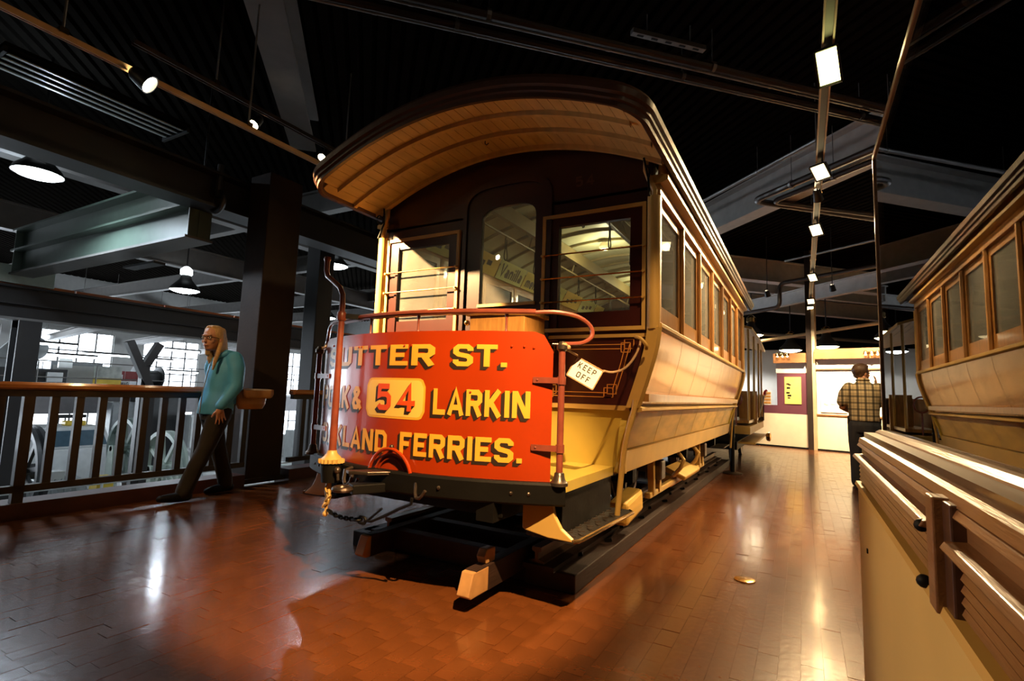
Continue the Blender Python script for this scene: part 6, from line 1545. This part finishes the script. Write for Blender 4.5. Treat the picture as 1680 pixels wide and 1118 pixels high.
MB().prism([(-1.03, 1.75), (1.03, 1.75), (0.75, 2.35), (-0.75, 2.35)], (-0.75, 0, 0), (0, 1, 0), (0, 0, 1), (1, 0, 0), 1.5).build('upper_body', M_white, cb, bevel=0.03)
MB().prism([(-0.85, 1.82), (-0.05, 1.82), (-0.05, 2.25), (-0.68, 2.25)], (0.755, 0, 0), (0, 1, 0), (0, 0, 1), (1, 0, 0), 0.01).build('cab_pane', mat('blue_glass', (0.07, 0.12, 0.16), 0.1), cb)
MB().prism([(0.05, 1.82), (0.85, 1.82), (0.68, 2.25), (0.05, 2.25)], (0.755, 0, 0), (0, 1, 0), (0, 0, 1), (1, 0, 0), 0.01).build('cab_pane', MATS['blue_glass'], cb)
MB().cbox((0.2, 0.2, 2.42), (0.3, 0.5, 0.14)).build('beacon', M_yel, cb, bevel=0.04)
def cabinet(px_, py_, X_, w_, d_, h, m_, label):
    p = hat(px_, py_, X_); t = thing('switch_cabinet', label, 'cabinet', (p.x, p.y, ZP))
    MB().box(-d_/2, d_/2, -w_/2, w_/2, 0, h).build('body', m_, t, bevel=0.015)
    MB().box(d_/2, d_/2+0.02, -w_/2+0.04, w_/2-0.04, 0.08, h-0.08).build('door', m_, t, bevel=0.006)
    MB().box(d_/2+0.02, d_/2+0.04, w_/2-0.14, w_/2-0.10, h*0.45, h*0.6).build('handle', M_black, t)
cabinet(138, 778, -13.3, 0.45, 0.4, 1.15, M_yel, 'yellow cabinet low between balusters, the left of two')
cabinet(187, 795, -11.5, 0.40, 0.4, 0.75, M_yel, 'yellow cabinet low between balusters, the right of two')
cabinet(172, 745, -15.0, 0.35, 0.4, 1.35, M_yel, 'slim yellow cabinet in the middle of the hall')
cabinet(330, 720, -18.4, 1.2, 0.6, 2.6, M_white, 'tall white switch cabinet behind the woman')
cabinet(495, 740, -14.2, 0.9, 0.6, 2.3, M_white, 'white switch cabinet right of the steel column')
cabinet(250, 740, -19.2, 1.4, 0.6, 3.2, M_dark, 'tall dark switch cabinet at the back of the hall')
cabinet(190, 725, -19.3, 0.7, 0.6, 3.0, M_greym, 'tall grey switch cabinet beside the dark one')
tp = hat(118, 822, -9.2)
t = thing('floor_pulley', 'flat green pulley ring lying low behind the kerb', 'pulley', (tp.x, tp.y, ZP))
MB().lathe([(0.34, 1.10), (0.55, 1.10), (0.58, 1.18), (0.55, 1.28), (0.34, 1.25), (0.34, 1.10)], (0, 0, 0), n=36, cap=False).build('ring', M_green, t, smooth=True)
MB().lathe([(0.5, 0), (0.5, 1.10)], (0, 0, 0), n=24).build('pedestal', M_greym, t)
MB().lathe([(0.12, 1.10), (0.12, 1.30)], (0, 0, 0), n=16).build('hub', M_dark, t)
# white guard pipes round the machine pit
gr = thing('guard_rail', 'white two-rail pipe guard round the machinery', 'railing', (-10.4, -2, ZP))
for z in (1.55, 1.95): MB().cyl((0, 0, z), (0, 16, z), 0.022, n=8).build('rail', M_pipew, gr)
for k in range(11): MB().cyl((0, k*1.6, 0), (0, k*1.6, 1.95), 0.022, n=8).build('guard_post', M_pipew, gr)
# chains and hoist hanging in front of the windows
hp = hat(112, 695, -19.7); hz_ = 0.0-0.11-hp.z
ho = thing('chain_hoist', 'black chain hoist hanging in the hall', 'hoist', hp)
for k, (dy, ln) in enumerate(((-0.25, 0.55), (0.0, 0.75), (0.10, 0.30))):
    MB().tube([(0, dy, hz_), (0, dy, -ln), (0, dy+0.08, -ln-0.08), (0, dy+0.16, -ln), (0, dy+0.16, hz_)], 0.022, 6).build('hoist_chain', M_dark, ho)
MB().cbox((0, 0.15, -0.40), (0.12, 0.16, 0.35), (0.3, 0, 0)).build('hoist_block', M_dark, ho, bevel=0.02)
MB().box(-0.1, 0.1, -0.4, 0.4, hz_, hz_+0.1).build('trolley', M_dark, ho)
# ---- things on the far gallery
def banner(px_, py_, X_, w_, h, parts_, label):
    p = hat(px_, py_, X_); t = thing('banner', label, 'banner', p)
    for (z0, z1, y0, y1, m_) in parts_: MB().box(0, 0.02, y0*w_, y1*w_, z0*h, z1*h).build('cloth', m_, t)
    for y_ in (0.05, 0.95): MB().cyl((-0.02, y_*w_, 0.625-p.z), (-0.02, y_*w_, h), 0.015, n=6).build('stand_leg', M_dark, t)
    return t, p
M_red2 = mat('banner_red', (0.25, 0.03, 0.03), 0.6)
banner(151, 632, -20.2, 0.80, 0.62, ((0, 0.38, 0, 1, M_yel), (0.38, 1.0, 0, 1, mat('banner_photo', (0.42, 0.44, 0.40), 0.6, var=0.4, scale=4))), 'photo banner with yellow foot on the far gallery')
bn, p = banner(187, 634, -20.3, 0.72, 0.52, ((0, 0.34, 0, 0.62, M_white), (0.36, 1.0, 0, 0.38, M_red2), (0.36, 1.0, 0.40, 1.0, M_red2)), 'red and white banner lettered DEMAG on the far gallery')
tx = MB(); text_mesh(tx, 'DEMAG', 0.03, 0.03, 0.12, lambda u, v, o: Vector((0.024+o, u, v)), width=0.38); tx.build('banner_lettering', M_shade, bn)
tx = MB(); text_mesh(tx, 'M', 0.08, 0.24, 0.16, lambda u, v, o: Vector((0.024+o, u, v))); tx.build('banner_lettering', M_white, bn)
gp_ = hat(38, 622, -20.5)
gm = thing('gauge_machine', 'grey machine with a round dial on the far gallery', 'machine', (gp_.x, gp_.y, 0.62))
MB().box(-0.5, 0.2, -0.75, 1.0, 0, 0.75).build('body', M_dark, gm, bevel=0.02)
MB().lathe([(0.36, 0.0), (0.36, 0.12), (0.33, 0.14)], (0.2, 0.05, 1.35), (1, 0, 0), n=32).build('dial', M_greym, gm, smooth=True)
MB().prism([(-0.7, 0), (-0.35, 0), (-0.1, 1.7), (-0.3, 1.75), (-0.7, 1.2)], (0.05, 0, 0), (0, 1, 0), (0, 0, 1), (1, 0, 0), 0.12).build('bracket', M_greym, gm)
MB().cbox((0.2, 0.9, 0.95), (0.1, 0.35, 0.30)).build('box', M_white, gm, bevel=0.01)
MB().cbox((0.25, 0.65, 0.50), (0.1, 0.40, 0.30)).build('box', M_white, gm, bevel=0.01)
MB().cyl((0.25, -0.4, 0.85), (0.25, 0.2, 0.85), 0.02, n=8).build('bar', M_pipew, gm)
for k, (px_, w_, lab) in enumerate(((82, 0.7, 'pale grey case on the far gallery beside the dial machine'), (118, 1.4, 'long pale grey case on the far gallery left of the banners'))):
    p = hat(px_, 625, -22.0+k*0.9); t = thing('plant_case', lab, 'case', (p.x, p.y, 0.62))
    MB().box(-0.3, 0.3, -w_/2, w_/2, 0, 1.0).build('body', M_greym, t, bevel=0.01); MB().box(0.3, 0.32, -w_/2+0.05, w_/2-0.05, 0.1, 0.9).build('panel', M_hwall, t)
wp_ = hat(240, 632, -20.9)
t = thing('winch_drum', 'dark winch drum on the far gallery by the knee braces', 'winch', (wp_.x, wp_.y, 0.62))
MB().lathe([(0.35, -0.4), (0.42, -0.4), (0.42, -0.34), (0.28, -0.30), (0.28, 0.30), (0.42, 0.34), (0.42, 0.4)], (0, 0, 0.60), (0, 1, 0), n=24).build('drum', M_dark, t)
MB().box(-0.3, 0.3, -0.5, 0.5, 0, 0.3).build('bed', M_dark, t)
gq = thing('gallery_railing', 'thin pipe railing along the far gallery', 'railing', (-20.1, -4, 0.62))
for z in (0.5, 1.0): MB().cyl((0, 0, z), (0, 24, z), 0.02, n=6).build('rail', M_beamg, gq)
for k in range(17): MB().cyl((0, k*1.5, 0), (0, k*1.5, 1.0), 0.02, n=6).build('guard_post', M_beamg, gq)
